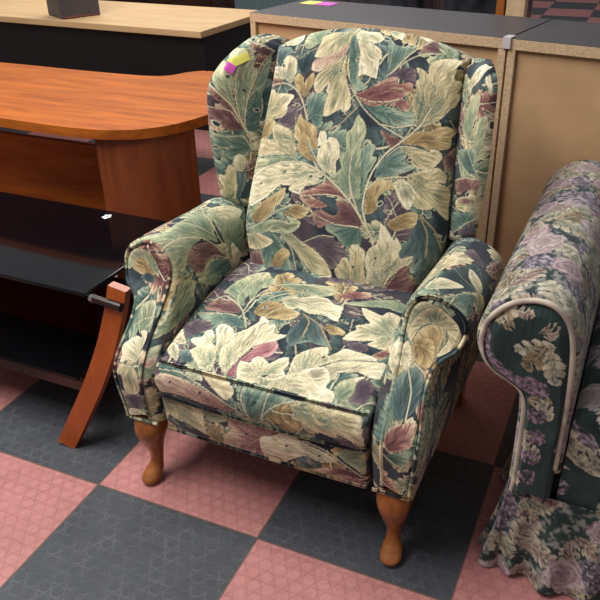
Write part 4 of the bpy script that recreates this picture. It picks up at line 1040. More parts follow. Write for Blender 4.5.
back = pa.build('backrest', M['print'], chair, leaf_cloth('back', 3))

# --- wings
def wing(s):
    zi0, zi1 = 0.566, (0.990 if s > 0 else 1.004)
    def prof_w(V):      # how far the wing reaches out at each height
        cut = 0.60 * np.clip((V - 0.66) / 0.34, 0, 1) ** 2.2 if s < 0 else 0.22 * np.clip((V - 0.86) / 0.14, 0, 1) ** 2.5
        return (0.50 + 0.50 * sstep(-0.03, 0.10, V)) * (1 - cut) * (1 - 0.14 * sstep(0.55, 0.0, V))
    def Pw(U, V):
        z = zi0 + V * (zi1 - zi0)
        ix, iy = (0.240 + 0.012 * V if s > 0 else 0.242 - 0.045 * V), 0.545 + 0.075 * V
        ox, oy = (0.347 if s > 0 else 0.352) + 0.0 * V, 0.462 + 0.022 * V
        k = U * prof_w(V)
        x = ix + (ox - ix) * k; y = iy + (oy - iy) * k
        z = z - 0.030 * (1 - U) ** 1.5 * sstep(0.80, 1.0, V)
        return np.stack([s * x, y, z], -1)
    fv = np.array([0.115, -0.085]); fv = fv / np.linalg.norm(fv)
    def Nw(U, V): return np.broadcast_to(np.array([s * fv[1], -fv[0], 0.0]), U.shape + (3,))
    nm = 'wing_right' if s > 0 else 'wing_left'
    pa, F, UV = rounded_panel(Pw, Nw, 0.150, 0.44, 0.012, 0.024, 0.026, 0.018, 0.050, lambda u, v: 0.010 * np.sin(PI * np.clip(u, 0, 1)), (0, 0), rear=(-0.33 * s, 0.94, 0))
    w = pa.build('wing', M['print'], chair, leaf_cloth(nm, 5 if s > 0 else 4))
    return w
wings = [wing(-1), wing(1)]

# --- arms
def arm_section(n=420):
    """(x, z) contour: up the inner face, over the roll, down the outer face"""
    key = [(0.270, 0.20), (0.266, 0.30), (0.264, 0.42), (0.268, 0.50), (0.274, 0.545), (0.288, 0.588), (0.314, 0.617), (0.346, 0.624), (0.380, 0.612),
           (0.411, 0.588), (0.423, 0.552), (0.412, 0.516), (0.388, 0.497), (0.373, 0.478), (0.368, 0.445), (0.372, 0.41), (0.378, 0.37), (0.376, 0.31), (0.370, 0.25), (0.365, 0.20)]
    k = np.array(key); pts = []
    for i in range(len(k) - 1):
        p0 = k[max(i - 1, 0)]; p1 = k[i]; p2 = k[i + 1]; p3 = k[min(i + 2, len(k) - 1)]
        for t in np.linspace(0, 1, 24, endpoint=False):
            pts.append(0.5 * ((2 * p1) + (-p0 + p2) * t + (2 * p0 - 5 * p1 + 4 * p2 - p3) * t * t + (-p0 + 3 * p1 - 3 * p2 + p3) * t ** 3))
    pts.append(k[-1]); pts = np.array(pts)
    d = np.concatenate([[0], np.cumsum(np.linalg.norm(np.diff(pts, axis=0), axis=1))])
    q = np.linspace(0, d[-1], n)
    return np.stack([np.interp(q, d, pts[:, 0]), np.interp(q, d, pts[:, 1])], -1), q
def arm_front_y(z, x=None):
    y = 0.148 * sstep(0.33, 0.575, z) - 0.010 * np.exp(-((z - 0.33) / 0.08) ** 2)
    return y + 0.006
ARM_BACK = 0.66
ARM_END = 0.515
def arm(s):
    nm = 'right' if s > 0 else 'left'
    sec, q = arm_section()
    yf = arm_front_y(sec[:, 1])
    nr = int(0.6 / DX)
    # rolled lip at the front: first rows curve inwards
    lip = np.linspace(0, PI / 2, 8)[:-1]
    ys_t = np.linspace(0, 1, nr)
    cen = np.stack([0.318 + 0.026 * sstep(0.4, 0.56, sec[:, 1]), np.clip(sec[:, 1], 0.215, 0.552)], -1)
    inward = cen - sec; inward /= np.linalg.norm(inward, axis=1)[:, None] + 1e-9
    rows, uvr = [], []
    RL = 0.032 - 0.024 * sstep(0.20, 0.42, q)
    for a in lip:
        p = sec + inward * (RL * (1 - math.sin(a)))[:, None]
        y = yf + RL * (1 - math.cos(a))
        rows.append(np.stack([p[:, 0], y, p[:, 1]], -1)); uvr.append(np.stack([q, y - RL * 0.6 * (1 - math.sin(a))], -1))
    for t in ys_t:
        outer = sstep(0.36, 0.44, q)
        yb = ARM_BACK - (ARM_BACK - (0.615 + (ARM_END - 0.615) * outer)) * sstep(0.40, 0.50, sec[:, 1])
        y = (yf + RL) * (1 - t) + yb * t
        rd = np.clip((t - 0.90) / 0.10, 0, 1); rd = 1 - math.sqrt(1 - rd * rd)
        pull = inward * (0.045 * rd * sstep(0.42, 0.52, sec[:, 1]) * outer)[:, None]
        spread = pull[:, 0]
        lowr = -0.024 * sstep(0.15, 0.5, y) * sstep(0.50, 0.60, sec[:, 1]) + pull[:, 1]
        rows.append(np.stack([sec[:, 0] + spread, y, sec[:, 1] + lowr], -1)); uvr.append(np.stack([q, y], -1))
    P = np.array(rows); P[..., 0] *= s
    pa = Patch(); pa.grid(P, np.array(uvr))
    # closing sheet at the rear
    e = P[-1]; c = e.mean(0); ks = np.linspace(0, 1, 10)
    pa.grid(e[None] * (1 - ks)[:, None, None] + c * ks[:, None, None], np.array(uvr)[-1][None] + np.zeros((10, 1, 1)))
    a = pa.build('armrest', M['print'], chair, leaf_cloth('arm_' + nm, 7 if s > 0 else 6))
    # scroll front
    n = len(sec)
    low = np.stack([np.linspace(sec[-1, 0], sec[0, 0], 60)[1:-1], np.full(58, 0.20)], -1)
    RLL = np.concatenate([RL, np.linspace(RL[-1], RL[0], 60)[1:-1]])[:, None]
    loop = np.concatenate([sec, low]); ncen = np.stack([0.318 + 0.026 * sstep(0.4, 0.56, loop[:, 1]), np.clip(loop[:, 1], 0.25, 0.552)], -1)
    d = ncen - loop; dl = np.linalg.norm(d, axis=1)[:, None]
    loop = loop + d / dl * RLL
    rr = np.concatenate([np.linspace(0, 0.3, 26), np.linspace(0.3, 1, 30)[1:]])
    G, GU = [], []
    for r in rr:
        p = loop * (1 - r) + ncen * r
        y = arm_front_y(p[:, 1]) - 0.008 * sstep(0.0, 0.22, r)
        G.append(np.stack([s * p[:, 0], y, p[:, 1]], -1)); GU.append(p.copy())
    pa = Patch(); pa.grid(np.array(G), np.array(GU), wrap=True)
    fpn = pa.build('arm_front', M['print'], chair, leaf_cloth('armfront_' + nm, 9 if s > 0 else 8))
    # welt round the scroll
    w = loop[:n]; w = w[12:]; wuv = w + (ncen[:n][12:] - w) * 0.12
    wy = arm_front_y(w[:, 1]) - 0.004
    path = np.stack([s * w[:, 0], wy, w[:, 1]], -1)
    pa = Patch(); pa.grid(*tube_grid(path[::2], wuv[::2], 0.0042))
    bt = np.stack([np.linspace(sec[0, 0] + .006, sec[-1, 0] - .006, 60), np.full(60, 0.203)], -1)
    pa.grid(*tube_grid(np.stack([s * bt[:, 0], np.full(60, arm_front_y(0.2) - 0.001), bt[:, 1]], -1), bt, 0.0045))
    pa.build('welt', M['print'], fpn, leaf_cloth('armfront_' + nm, 9 if s > 0 else 8))
    return a
arms = [arm(-1), arm(1)]

# --- lower body and outside back
mb = MB(); mb.box(-0.355, 0.355, 0.075, 0.655, 0.205, 0.30, 0.01); mb.build('base_frame', M['seam'], chair)
def Pr(U, V):
    x = (2 * U - 1) * (0.335 - 0.045 * V)
    return np.stack([-x, 0.650 + 0.08 * V, 0.21 + 0.62 * V], -1)
def Nr(U, V): return np.broadcast_to(np.array([0, 0.99, -0.13]), U.shape + (3,))
pa, F, UV = rounded_panel(Pr, Nr, 0.62, 0.62, 0.02, 0.02, 0.02, 0.03, 0.05, lambda u, v: 0 * u, (0, 0))
pa.build('back_panel', M['print'], chair, leaf_cloth('rear', 10))

# --- legs
def smooth_path(keys, n):
    k = np.array(keys, float); t = np.linspace(0, len(k) - 1, n); out = []
    for x in t:
        i = min(int(x), len(k) - 2); f = x - i
        p0, p1, p2, p3 = k[max(i - 1, 0)], k[i], k[i + 1], k[min(i + 2, len(k) - 1)]
        out.append(0.5 * (2 * p1 + (-p0 + p2) * f + (2 * p0 - 5 * p1 + 4 * p2 - p3) * f * f + (-p0 + 3 * p1 - 3 * p2 + p3) * f ** 3))
    return np.array(out)
def cabriole(s):
    # x, y, z, half width x, half width y, squareness
    keys = [(0.318, 0.050, 0.208, 0.038, 0.040, 3.6), (0.318, 0.044, 0.190, 0.039, 0.042, 3.4), (0.320, 0.034, 0.160, 0.037, 0.041, 3.0), (0.321, 0.032, 0.120, 0.027, 0.030, 2.6),
            (0.320, 0.038, 0.080, 0.0175, 0.019, 2.3), (0.320, 0.034, 0.050, 0.0165, 0.0175, 2.2), (0.322, 0.022, 0.030, 0.0225, 0.025, 2.1), (0.324, 0.010, 0.016, 0.0245, 0.028, 2.1),
            (0.324, 0.009, 0.006, 0.0215, 0.025, 2.1), (0.324, 0.010, 0.0, 0.019, 0.022, 2.1)]
    k = smooth_path(keys, 64)
    mb = MB(); rings = []
    for x, y, z, a, b, p in k:
        ring = []
        for i in range(32):
            t = 2 * PI * i / 32; c, sn = math.cos(t), math.sin(t)
            r = (abs(c) ** p + abs(sn) ** p) ** (-1 / p)
            ring.append((s * (x + a * r * c), y + b * r * sn, max(z, 0.0)))
        rings.append(ring)
    mb.loft(rings)
    return mb.build('front_leg', M['legwood'], chair, smooth=True)
for s in (-1, 1): cabriole(s)
for s in (-1, 1):
    mb = MB(); rings = []
    for z, y, a in ((0.208, 0.60, 0.028), (0.12, 0.615, 0.025), (0.0, 0.65, 0.018)):
        rings.append([(s * 0.31 + a * dx, y + a * dy, z) for dx, dy in ((-1, -1), (1, -1), (1, 1), (-1, 1))])
    mb.loft(rings); mb.build('rear_leg', M['legwood'], chair)

# ---------------------------------------------------------------- paper tags on the left wing
def flat_patch(name, cx, cz, w, h, rot, mat, label, group=None, lift=0.0015):
    """slip of paper pinned on the inner face of the left wing"""
    wv = wings[0].data.vertices
    co = np.empty(len(wv) * 3, np.float32); wv.foreach_get('co', co); co = co.reshape(-1, 3)
    nx, nz = 9, 7
    mb = MB(); ring = []
    grid = []
    fx = Vector((-0.804, -0.594, 0.0)); fz = Vector((0, 0, 1)); nn = Vector((0.594, -0.804, 0))
    for j in range(nz):
        row = []
        for i in range(nx):
            a = (i / (nx - 1) - .5) * w; b = (j / (nz - 1) - .5) * h
            u = a * math.cos(rot) - b * math.sin(rot); v = a * math.sin(rot) + b * math.cos(rot)
            p = Vector(cx) + fx * -u + fz * (v + cz)
            # rest on the nearest cloth, measured along the face normal
            d = co - np.array(p); along = d @ np.array(nn); lat = np.linalg.norm(d - along[:, None] * np.array(nn), axis=1)
            m = lat < 0.006
            h_ = along[m].max() if m.any() else 0
            row.append(p + nn * float(h_ + lift))
        grid.append(row)
    vs = [[mb.bm.verts.new(p) for p in row] for row in grid]
    vb = [[mb.bm.verts.new(p - nn * 0.0008) for p in row] for row in grid]
    for j in range(nz - 1):
        for i in range(nx - 1):
            mb.bm.faces.new((vs[j][i], vs[j][i + 1], vs[j + 1][i + 1], vs[j + 1][i]))
            mb.bm.faces.new((vb[j][i], vb[j + 1][i], vb[j + 1][i + 1], vb[j][i + 1]))
    for j in range(nz - 1):
        for i in (0, nx - 1): mb.bm.faces.new((vs[j][i], vs[j + 1][i], vb[j + 1][i], vb[j][i]))
    for i in range(nx - 1):
        for j in (0, nz - 1): mb.bm.faces.new((vs[j][i], vs[j][i + 1], vb[j][i + 1], vb[j][i]))
    o = mb.build(name, mat)
    return tag(o, label, 'tag', group)
flat_patch('paper_tag', (-0.277, 0.520, 0.0), 0.957, 0.054, 0.021, math.radians(20), M['yellow'], 'yellow paper tag stuck on the armchair wing', 'lot tags on the armchair wing')
flat_patch('paper_tag', (-0.297, 0.506, 0.0), 0.940, 0.024, 0.022, math.radians(-35), M['magenta'], 'small magenta paper tag stuck on the armchair wing below the yellow one', 'lot tags on the armchair wing', 0.0030)

# ---------------------------------------------------------------- shelf units with their backs to us
SZ = 0.95
def shelf_unit(loc, rz, w, d, label):
    r = empty('bookcase', loc, rz); tag(r, label, 'bookcase', 'bookcases turned back to front')
    t = 0.028
    mb = MB(); mb.box(-w, 0, 0.002, d, SZ - t, SZ, 0.001); top = mb.build('top', M['shelftop'], r)
    mb = MB(); mb.box(-w, 0, -0.001, 0.0018, SZ - t, SZ - 0.0015); mb.build('edge_strip', M['particle'], top)
    for x in (-w, -t + 0.006):
        mb = MB(); mb.box(x, x + t - 0.006, 0.0, d - 0.002, 0.0, SZ - t - 0.0005, 0.001); sp = mb.build('side_panel', M['particle'], r)
    mb = MB(); mb.box(-w + t - 0.005, -t + 0.005, 0.014, 0.019, 0.04, SZ - t - 0.001); mb.build('back_board', M['hardboard'], r)
    for z in (0.06, 0.36, 0.64):
        mb = MB(); mb.box(-w + t - 0.005, -t + 0.005, 0.022, d - 0.01, z, z + 0.018); mb.build('shelf', M['blackpanel'], r)
    return r
SYAW = math.radians(-11.6)
sx, sy = 0.273, 1.029
shelf_unit((sx, sy, 0), SYAW, 0.912, 0.335, 'tan-backed bookcase with charcoal top standing behind the leaf-print armchair')
ca, sa = math.cos(SYAW), math.sin(SYAW)
L2 = 0.40
shelf_unit((sx + (L2 + 0.006) * ca, sy + (L2 + 0.006) * sa, 0), SYAW, L2, 0.335, 'second tan-backed bookcase at the right, behind the floral sofa')
c = MB(); c.box(-0.011, 0.011, -0.006, 0.012, -0.026, 0.0); c.box(-0.011, 0.011, -0.006, 0.03, 0.0, 0.004)
o = c.build('joining_clip', M['clip']); o.location = (sx + 0.003 * ca, sy + 0.003 * sa - 0.002, SZ); o.rotation_euler = (0, 0, SYAW)
tag(o, 'grey plastic clip bridging the two bookcase tops', 'clip')
for cx, cy, m, lab in ((-0.50, 1.455, 'yellow', 'yellow sticky note at the rear edge of the charcoal bookcase top'), (-0.435, 1.442, 'magenta', 'magenta sticky note at the rear edge of the charcoal bookcase top')):
    mb = MB(); mb.box(-0.03, 0.03, -0.03, 0.03, 0, 0.001); o = mb.build('sticky_note', M[m]); o.location = (cx, cy, SZ + 0.0005); o.rotation_euler = (0, 0, SYAW)
    tag(o, lab, 'note', 'sticky notes on the bookcase top')

# ---------------------------------------------------------------- cherry desk with rounded end
DZ = 0.70
desk = empty('office_desk', (-1.0, 0.9, 0)); tag(desk, 'orange cherry desk with rounded end behind the left arm', 'desk')
def catmull(pts, n=10, closed=False):
    k = np.array(pts, float); out = []
    N = len(k); rngi = range(N if closed else N - 1)
    g = (lambda i: k[i % N]) if closed else (lambda i: k[min(max(i, 0), N - 1)])
    for i in rngi:
        p0, p1, p2, p3 = g(i - 1), g(i), g(i + 1), g(i + 2)
        for f in np.linspace(0, 1, n, endpoint=False):
            out.append(0.5 * (2 * p1 + (-p0 + p2) * f + (2 * p0 - 5 * p1 + 4 * p2 - p3) * f * f + (-p0 + 3 * p1 - 3 * p2 + p3) * f ** 3))
    if not closed: out.append(k[-1])
    return np.array(out)
front = catmull([(-1.40, 0.606), (-1.15, 0.596), (-0.965, 0.594), (-0.885, 0.598), (-0.805, 0.611), (-0.717, 0.650), (-0.649, 0.722), (-0.605, 0.830), (-0.592, 0.94), (-0.62, 1.07), (-0.70, 1.23),
                 (-0.80, 1.335), (-0.90, 1.375), (-0.965, 1.335), (-1.01, 1.262), (-1.085, 1.231), (-1.25, 1.222), (-1.407, 1.221), (-1.6, 1.225)], 8)
out = [(-2.3, 0.66)] + [tuple(p) for p in front] + [(-2.3, 1.24)]
off = np.array((-1.0, 0.9))
mb = MB(); mb.prism([(p[0] + 1.0, p[1] - 0.9) for p in out], DZ - 0.030, DZ, 0.010, 4); mb.build('desktop', M['cherry'], desk, smooth=True)
pc = catmull([(-0.866, 0.628), (-0.77, 0.640), (-0.70, 0.675), (-0.650, 0.735), (-0.618, 0.806)], 10)
T_ = np.gradient(pc, axis=0); T_ /= np.linalg.norm(T_, axis=1)[:, None]; Nn = np.stack([-T_[:, 1], T_[:, 0]], 1)
ring = [tuple(p - off) for p in pc] + [tuple(p - off) for p in (pc + Nn * 0.028)[::-1]]
mb = MB(); mb.prism(ring, 0.0, DZ - 0.0305); mb.build('curved_pedestal', M['cherry_dark'], desk, smooth=True)
mb = MB(); mb.box(-1.25, 0.18, 0.0, 0.024, 0.10, 0.525); mb.build('modesty_panel', M['cherry'], desk)
mb = MB(); mb.box(-1.27, -1.245, -0.12, 0.32, 0.0, DZ - 0.0305); mb.build('end_panel', M['cherry_dark'], desk)

# ---------------------------------------------------------------- maple-topped black desk beyond
d2 = empty('office_desk', (-1.224, 1.85, 0), math.radians(-3)); tag(d2, 'black office desk with pale maple top behind the cherry desk', 'desk')
mb = MB(); mb.box(-2.3, 0, 0.0, 0.60, 0.715, 0.745, 0.004); mb.build('desktop', M['maple'], d2)
mb = MB(); mb.box(-2.262, -0.0355, 0.03, 0.05, 0.28, 0.7145); mb.build('modesty_panel', M['blackpanel'], d2)
mb = MB(); mb.box(-0.035, -0.008, 0.03, 0.59, 0.28, 0.7145); mb.box(-0.035, -0.008, 0.17, 0.59, 0.0, 0.2805); mb.build('side_panel', M['blackpanel'], d2)
mb = MB(); mb.box(-2.292, -2.265, 0.012, 0.59, 0.0, 0.7145); mb.build('side_panel', M['blackpanel'], d2)

# dark box on it, the furniture further back
mb = MB(); mb.box(0, 0.20, 0, 0.20, 0, 0.33, 0.006); fr = mb.build('storage_box', M['greybox']); fr.location = (-2.058, 1.915, 0.7455); fr.rotation_euler = (0, 0, math.radians(61.4))
tag(fr, 'charcoal box standing on the pale maple desktop', 'box')
mb = MB(); mb.box(0.005, 0.195, -0.0015, 0.0, 0.004, 0.012); mb.build('base_trim', mat_plain('dull_red', (110, 60, 60), 0.5), fr)
cab = empty('low_cabinet', (-2.0, 2.78, 0)); tag(cab, 'dark walnut cabinet behind the maple-topped desk', 'cabinet')
mb = MB(); mb.box(-0.62, 0.30, 0, 0.40, 0.0, 0.80, 0.004); mb.build('carcass', M['darkbrown'], cab)
for x in (-0.60, -0.155):
    mb = MB(); mb.box(x, x + 0.43, -0.018, -0.0005, 0.05, 0.77, 0.002); dr = mb.build('door', M['darkbrown'], cab)
    mb = MB(); mb.cyl((x + (0.39 if x < -0.3 else 0.04), -0.018, 0.55), (x + (0.39 if x < -0.3 else 0.04), -0.045, 0.55), 0.009, 0.012); mb.build('knob', M['metal'], dr, smooth=True)
scr = empty('partition_screen', (-1.45, 2.95, 0)); tag(scr, 'teal-grey fabric partition screen behind the bookcase left end', 'screen')
mb = MB(); mb.box(-0.22, 0.75, 0, 0.04, 0.06, 1.05, 0.006); mb.build('panel', M['tealcloth'], scr)
for x in (-0.15, 0.66):
    mb = MB(); mb.box(x, x + 0.04, -0.18, 0.22, 0.0, 0.0595, 0.004); mb.build('foot', M['greybox'], scr)
mp = MB(); mp.box(-3.9, -2.72, 2.85, 2.9, 0.0, 1.0, 0.004); o = mp.build('upright_board', M['maple']); tag(o, 'pale maple board standing upright behind the charcoal box', 'board')

# wrapped seating behind the shelf
def wrapped(loc, rz, w, d, h, label):
    r = empty('wrapped_sofa', loc, rz); tag(r, label, 'sofa', 'film-wrapped seats behind the bookcase')
    def soft(x0, x1, y0, y1, z0, z1, name):
        m = MB(); m.box(x0, x1, y0, y1, z0, z1, 0.06, 5); return m.build(name, M['wrap'], r, smooth=True)
    soft(-w / 2, w / 2, 0, 0.24, 0.30, h, 'backrest'); soft(-w / 2, w / 2, 0.2, d, 0.10, 0.45, 'seat')
    for x in (-w / 2 + 0.04, w / 2 - 0.1):
        m = MB(); m.box(x, x + 0.06, 0.05, 0.11, 0, 0.31); m.build('leg', M['darkbrown'], r)
wrapped((-0.43, 1.78, 0), math.radians(-10), 0.46, 0.62, 1.02, 'dark seat wrapped in clear film behind the bookcase middle')
wrapped((0.02, 1.70, 0), math.radians(-10), 0.30, 0.62, 1.06, 'dark seat wrapped in shiny clear film behind the bookcase right end')
mb = MB(); mb.box(0.118, 0.146, 1.62, 1.66, 0, 1.25, 0.005); o = mb.build('timber_upright', M['orangewood']); tag(o, 'amber wooden upright behind the bookcase beside the pale post', 'post')
mb = MB(); mb.box(0.152, 0.215, 1.62, 1.68, 0, 1.3, 0.003); o = mb.build('timber_post', M['post']); tag(o, 'pale raw timber post behind the right end of the bookcase', 'post')

# ---------------------------------------------------------------- black glass table
tb = empty('side_table', (-0.98, 0.33, 0)); tag(tb, 'black glass table on curved cherry legs left of the armchair', 'table')
gx0, gx1, gy0, gy1 = -0.46, 0.458, -0.227, 0.228
mb = MB(); mb.box(gx0, gx1, gy0, gy1, 0.452, 0.462, 0.003); mb.build('glass_top', M['blackglass'], tb)
def curved_leg(sx_, sy_):
    keys = [(0.530, 0.474), (0.519, 0.408), (0.494, 0.31), (0.455, 0.205), (0.421, 0.131), (0.385, 0.055), (0.358, 0.0)]
    k = smooth_path(keys, 40); t = np.gradient(k, axis=0); t /= np.linalg.norm(t, axis=1)[:, None]; n_ = np.stack([t[:, 1], -t[:, 0]], 1)
    mb = MB(); rings = []
    for p, nn in zip(k, n_):
        a = p + nn * 0.027; b = p - nn * 0.027; y = sy_ * (0.295 - 0.242 * p[1])
        rings.append([(sx_ * a[0], y - 0.012, max(0, a[1])), (sx_ * a[0], y + 0.012, max(0, a[1])), (sx_ * b[0], y + 0.012, max(0, b[1])), (sx_ * b[0], y - 0.012, max(0, b[1]))])
    mb.loft(rings); return mb.build('leg', M['tablewood'], tb, smooth=True)
for s in (-1, 1):
    for y in (-1, 1): curved_leg(s, y)
for s in (-1, 1):
    for y in (-0.212, 0.212):
        mb = MB(); mb.cyl((s * 0.470, y, 0.443), (s * 0.553, y, 0.436), 0.0115); rl = mb.build('support_bar', M['espresso'], tb, smooth=True)
        mb = MB(); mb.cyl((s * 0.458, y, 0.444), (s * 0.471, y, 0.443), 0.009, 0.0125); mb.build('cap', M['metal'], rl, smooth=True)
for y in (-0.249, 0.249):
    mb = MB(); mb.box(-0.445, 0.445, y - 0.008, y + 0.008, 0.17, 0.20); mb.build('stretcher', M['espresso'], tb)
mb = MB(); mb.box(-0.40, 0.40, -0.255, 0.255, 0.2005, 0.208, 0.002); mb.build('lower_shelf', M['blackglass'], tb)
mb = MB()  # five thin white discs forming a small pale patch on the glass top
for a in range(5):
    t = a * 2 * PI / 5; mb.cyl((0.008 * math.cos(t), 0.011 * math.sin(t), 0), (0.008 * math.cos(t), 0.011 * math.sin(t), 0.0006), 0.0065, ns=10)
o = mb.build('flat_patch', M['white']); o.location = (-0.772, 0.517, 0.4622); tag(o, 'small white flower-shaped patch on the black glass table', 'flat_patch')

# ---------------------------------------------------------------- floral sofa at the right
def paint_floral(seed, light=0.3):
    def f(uv):
        n1 = vnoise(uv[:, 0] / 0.05, uv[:, 1] / 0.05, 31)
        col = np.array((36, 58, 58.0)) + (np.array((56, 82, 78.0)) - np.array((36, 58, 58.0))) * n1[:, None]
        col = col * (0.86 + 0.28 * vnoise(uv[:, 0] / 0.004, uv[:, 1] / 0.02, 33))[:, None]
        sel = uv[uv[:, 0] < 40]
        if not len(sel): return col
        lo, hi = sel.min(0), sel.max(0); r = random.Random(seed)
        st = 0.105 - 0.045 * light
        items = []
        y = lo[1]
        while y < hi[1] + st:
            x = lo[0]
            while x < hi[0] + st:
                items.append((x + r.uniform(-.4, .4) * st, y + r.uniform(-.4, .4) * st, r.random(), r.uniform(0, 2 * PI), r.uniform(.8, 1.2)))
                x += st
            y += st
        r.shuffle(items)
        for n, (x, y, kind, a, sc) in enumerate(items):
            if kind < 0.45:
                for j in range(2):
                    aa = a + j * 1.3
                    L = 0.075 * sc; b = np.array((x, y)); e = b + L * np.array((math.cos(aa), math.sin(aa)))
                    m = (b + e) / 2 + 0.1 * L * np.array((-math.sin(aa), math.cos(aa)))
                    paint_leaf(uv, col, (b, m, e, L * .38, L * .38, 4, r.choice(('tan', 'rose', 'ivory', 'cream'))), seed + n * 3 + j)
                continue
            R = (0.036 if kind > 0.72 else 0.026) * sc
            idx = np.where((np.abs(uv[:, 0] - x) < 2 * R) & (np.abs(uv[:, 1] - y) < 2 * R))[0]
            if not len(idx): continue
            dx, dy = uv[idx, 0] - x, uv[idx, 1] - y
            rr = np.hypot(dx, dy) / R; th = np.arctan2(dy, dx)
            if kind > 0.72:      # rose: turned petals
                edge = 1 + 0.10 * np.cos(5 * th + a) + 0.04 * np.cos(11 * th)
                ins = rr < edge
                jit = vnoise(dx / 0.009, dy / 0.009, seed + n + 3)
                sp = np.abs(np.sin(2.6 * PI * rr ** 0.85 + 0.9 * np.sin(3 * th + a + 4 * rr) + 2.4 * jit))
                dark = np.array((134, 84, 104.0)) if n % 3 else np.array((150, 120, 120.0)); lt = np.array((232, 206, 204.0))
                cc = dark + (lt - dark) * (0.25 + 0.75 * sp * np.clip(rr + .3, 0, 1))[:, None]
                cc = cc * (0.88 + 0.2 * vnoise(dx / 0.003, dy / 0.003, seed + n))[:, None]
            else:                # lilac spray: many florets
                ins = rr < 1.25 + 0.4 * np.cos(2 * th + a)
                g = vnoise(dx / 0.0048, dy / 0.0048, seed + n); h = vnoise(dx / 0.012, dy / 0.012, seed + n + 1)
                ins &= (g + 0.5 * h) > 0.45
                cc = np.array((104, 84, 108.0)) + (np.array((208, 198, 206.0)) - np.array((104, 84, 108.0))) * sstep(0.3, 0.9, g)[:, None]
            col[idx[ins]] = cc[ins]
        if light > 0.5:
            ra, rb = 0.8 * uv[:, 0] + 0.6 * uv[:, 1], 0.8 * uv[:, 1] - 0.6 * uv[:, 0]
            w = sstep(0.46, 0.66, 0.5 * vnoise(ra / 0.014, rb / 0.014, 40) + 0.5 * vnoise(uv[:, 0] / 0.006, uv[:, 1] / 0.006, 41))[:, None]
            base_dark = (col.sum(1) < 260)[:, None]
            col = np.where(base_dark, col + (np.array((206, 196, 184.0)) - col) * 0.75 * w, col)
        col[uv[:, 0] > 40] = (46, 70, 68)
        g_ = col.mean(1)[:, None]
        return np.clip((g_ + (col - g_) * 0.75) * 0.84, 6, 244)
    return f

SDX = 0.003
sofa = empty('sofa', (0, 0, 0)); tag(sofa, 'dark green floral chintz sofa with rolled arm at the right edge', 'sofa')
AX, AZ, AR, AY0, AY1 = 0.540, 0.592, 0.100, 0.095, 0.86
def sofa_arm(mx, name_seed):
    """mx maps local x (this arm) to its place"""
    key = [(0.640, 0.30), (0.640, 0.44), (0.636, 0.56), (0.622, 0.640), (0.590, 0.683), (0.545, 0.694), (0.495, 0.676), (0.458, 0.636), (0.444, 0.590), (0.452, 0.545), (0.476, 0.515),
           (0.510, 0.497), (0.532, 0.478), (0.540, 0.44), (0.542, 0.36), (0.542, 0.22)]
    c = catmull(key, 24); d = np.concatenate([[0], np.cumsum(np.linalg.norm(np.diff(c, axis=0), axis=1))])
    q = np.linspace(0, d[-1], int(d[-1] / SDX)); sec = np.stack([np.interp(q, d, c[:, 0]), np.interp(q, d, c[:, 1])], 1)
    ys = np.concatenate([AY0 + 0.012 * (1 - np.cos(np.linspace(0, PI / 2, 6)[:-1])), np.linspace(AY0 + 0.012, AY1, int((AY1 - AY0) / SDX))])
    cen = np.stack([0.592 - 0.045 * sstep(0.45, 0.58, sec[:, 1]), np.clip(sec[:, 1], 0.25, 0.59)], 1); inn = cen - sec; inn /= np.linalg.norm(inn, axis=1)[:, None]
    rows, uvs = [], []
    for y in ys:
        k = max(0.0, (AY0 + 0.012 - y) / 0.012); p = sec + inn * (0.012 * (1 - math.sqrt(max(0, 1 - k * k))))
        rows.append(np.stack([mx(p[:, 0]), np.full(len(p), y), p[:, 1]], 1)); uvs.append(np.stack([q, np.full(len(q), y)], 1))
    pa = Patch(); pa.grid(np.array(rows), np.array(uvs)); e = rows[-1]; ks = np.linspace(0, 1, 6)
    pa.grid(e[None] * (1 - ks)[:, None, None] + e.mean(0) * ks[:, None, None], np.array(uvs)[-1][None] + np.zeros((6, 1, 1)))
    a = pa.build('armrest', M['floral'], sofa, paint_floral(201 + name_seed, 0.9))
    # teal front with the scroll
    low = np.stack([np.linspace(0.542, 0.640, 40)[1:-1], np.full(38, 0.22)], 1)
    loop = np.concatenate([sec, low]); nc = np.stack([0.592 - 0.045 * sstep(0.45, 0.58, loop[:, 1]), np.clip(loop[:, 1], 0.26, 0.59)], 1)
    dd = nc - loop; loop = loop + dd / (np.linalg.norm(dd, axis=1)[:, None]) * 0.012
    G, GU = [], []
    for r in np.concatenate([np.linspace(0, .3, 16), np.linspace(.3, 1, 26)[1:]]):
        p = loop * (1 - r) + nc * r; y = AY0 - 0.014 * float(sstep(0, .3, r))
        G.append(np.stack([mx(p[:, 0]), np.full(len(p), y), p[:, 1]], 1)); GU.append(p)
    pa = Patch(); pa.grid(np.array(G), np.array(GU), wrap=True)
    f = pa.build('arm_front', M['floral'], sofa, sofa_front_print(name_seed))
    w = loop[4:len(sec)]
    pa = Patch(); pa.grid(*tube_grid(np.stack([mx(w[::2, 0]), np.full(len(w[::2]), AY0 - 0.002), w[::2, 1]], 1), w[::2], 0.0055))
    pa.build('welt', M['floral'], f, lambda uv: np.tile(np.array((196, 184, 168.0)), (len(uv), 1)) * (0.8 + 0.3 * vnoise(uv[:, 0] / .02, uv[:, 1] / .02, 5))[:, None])
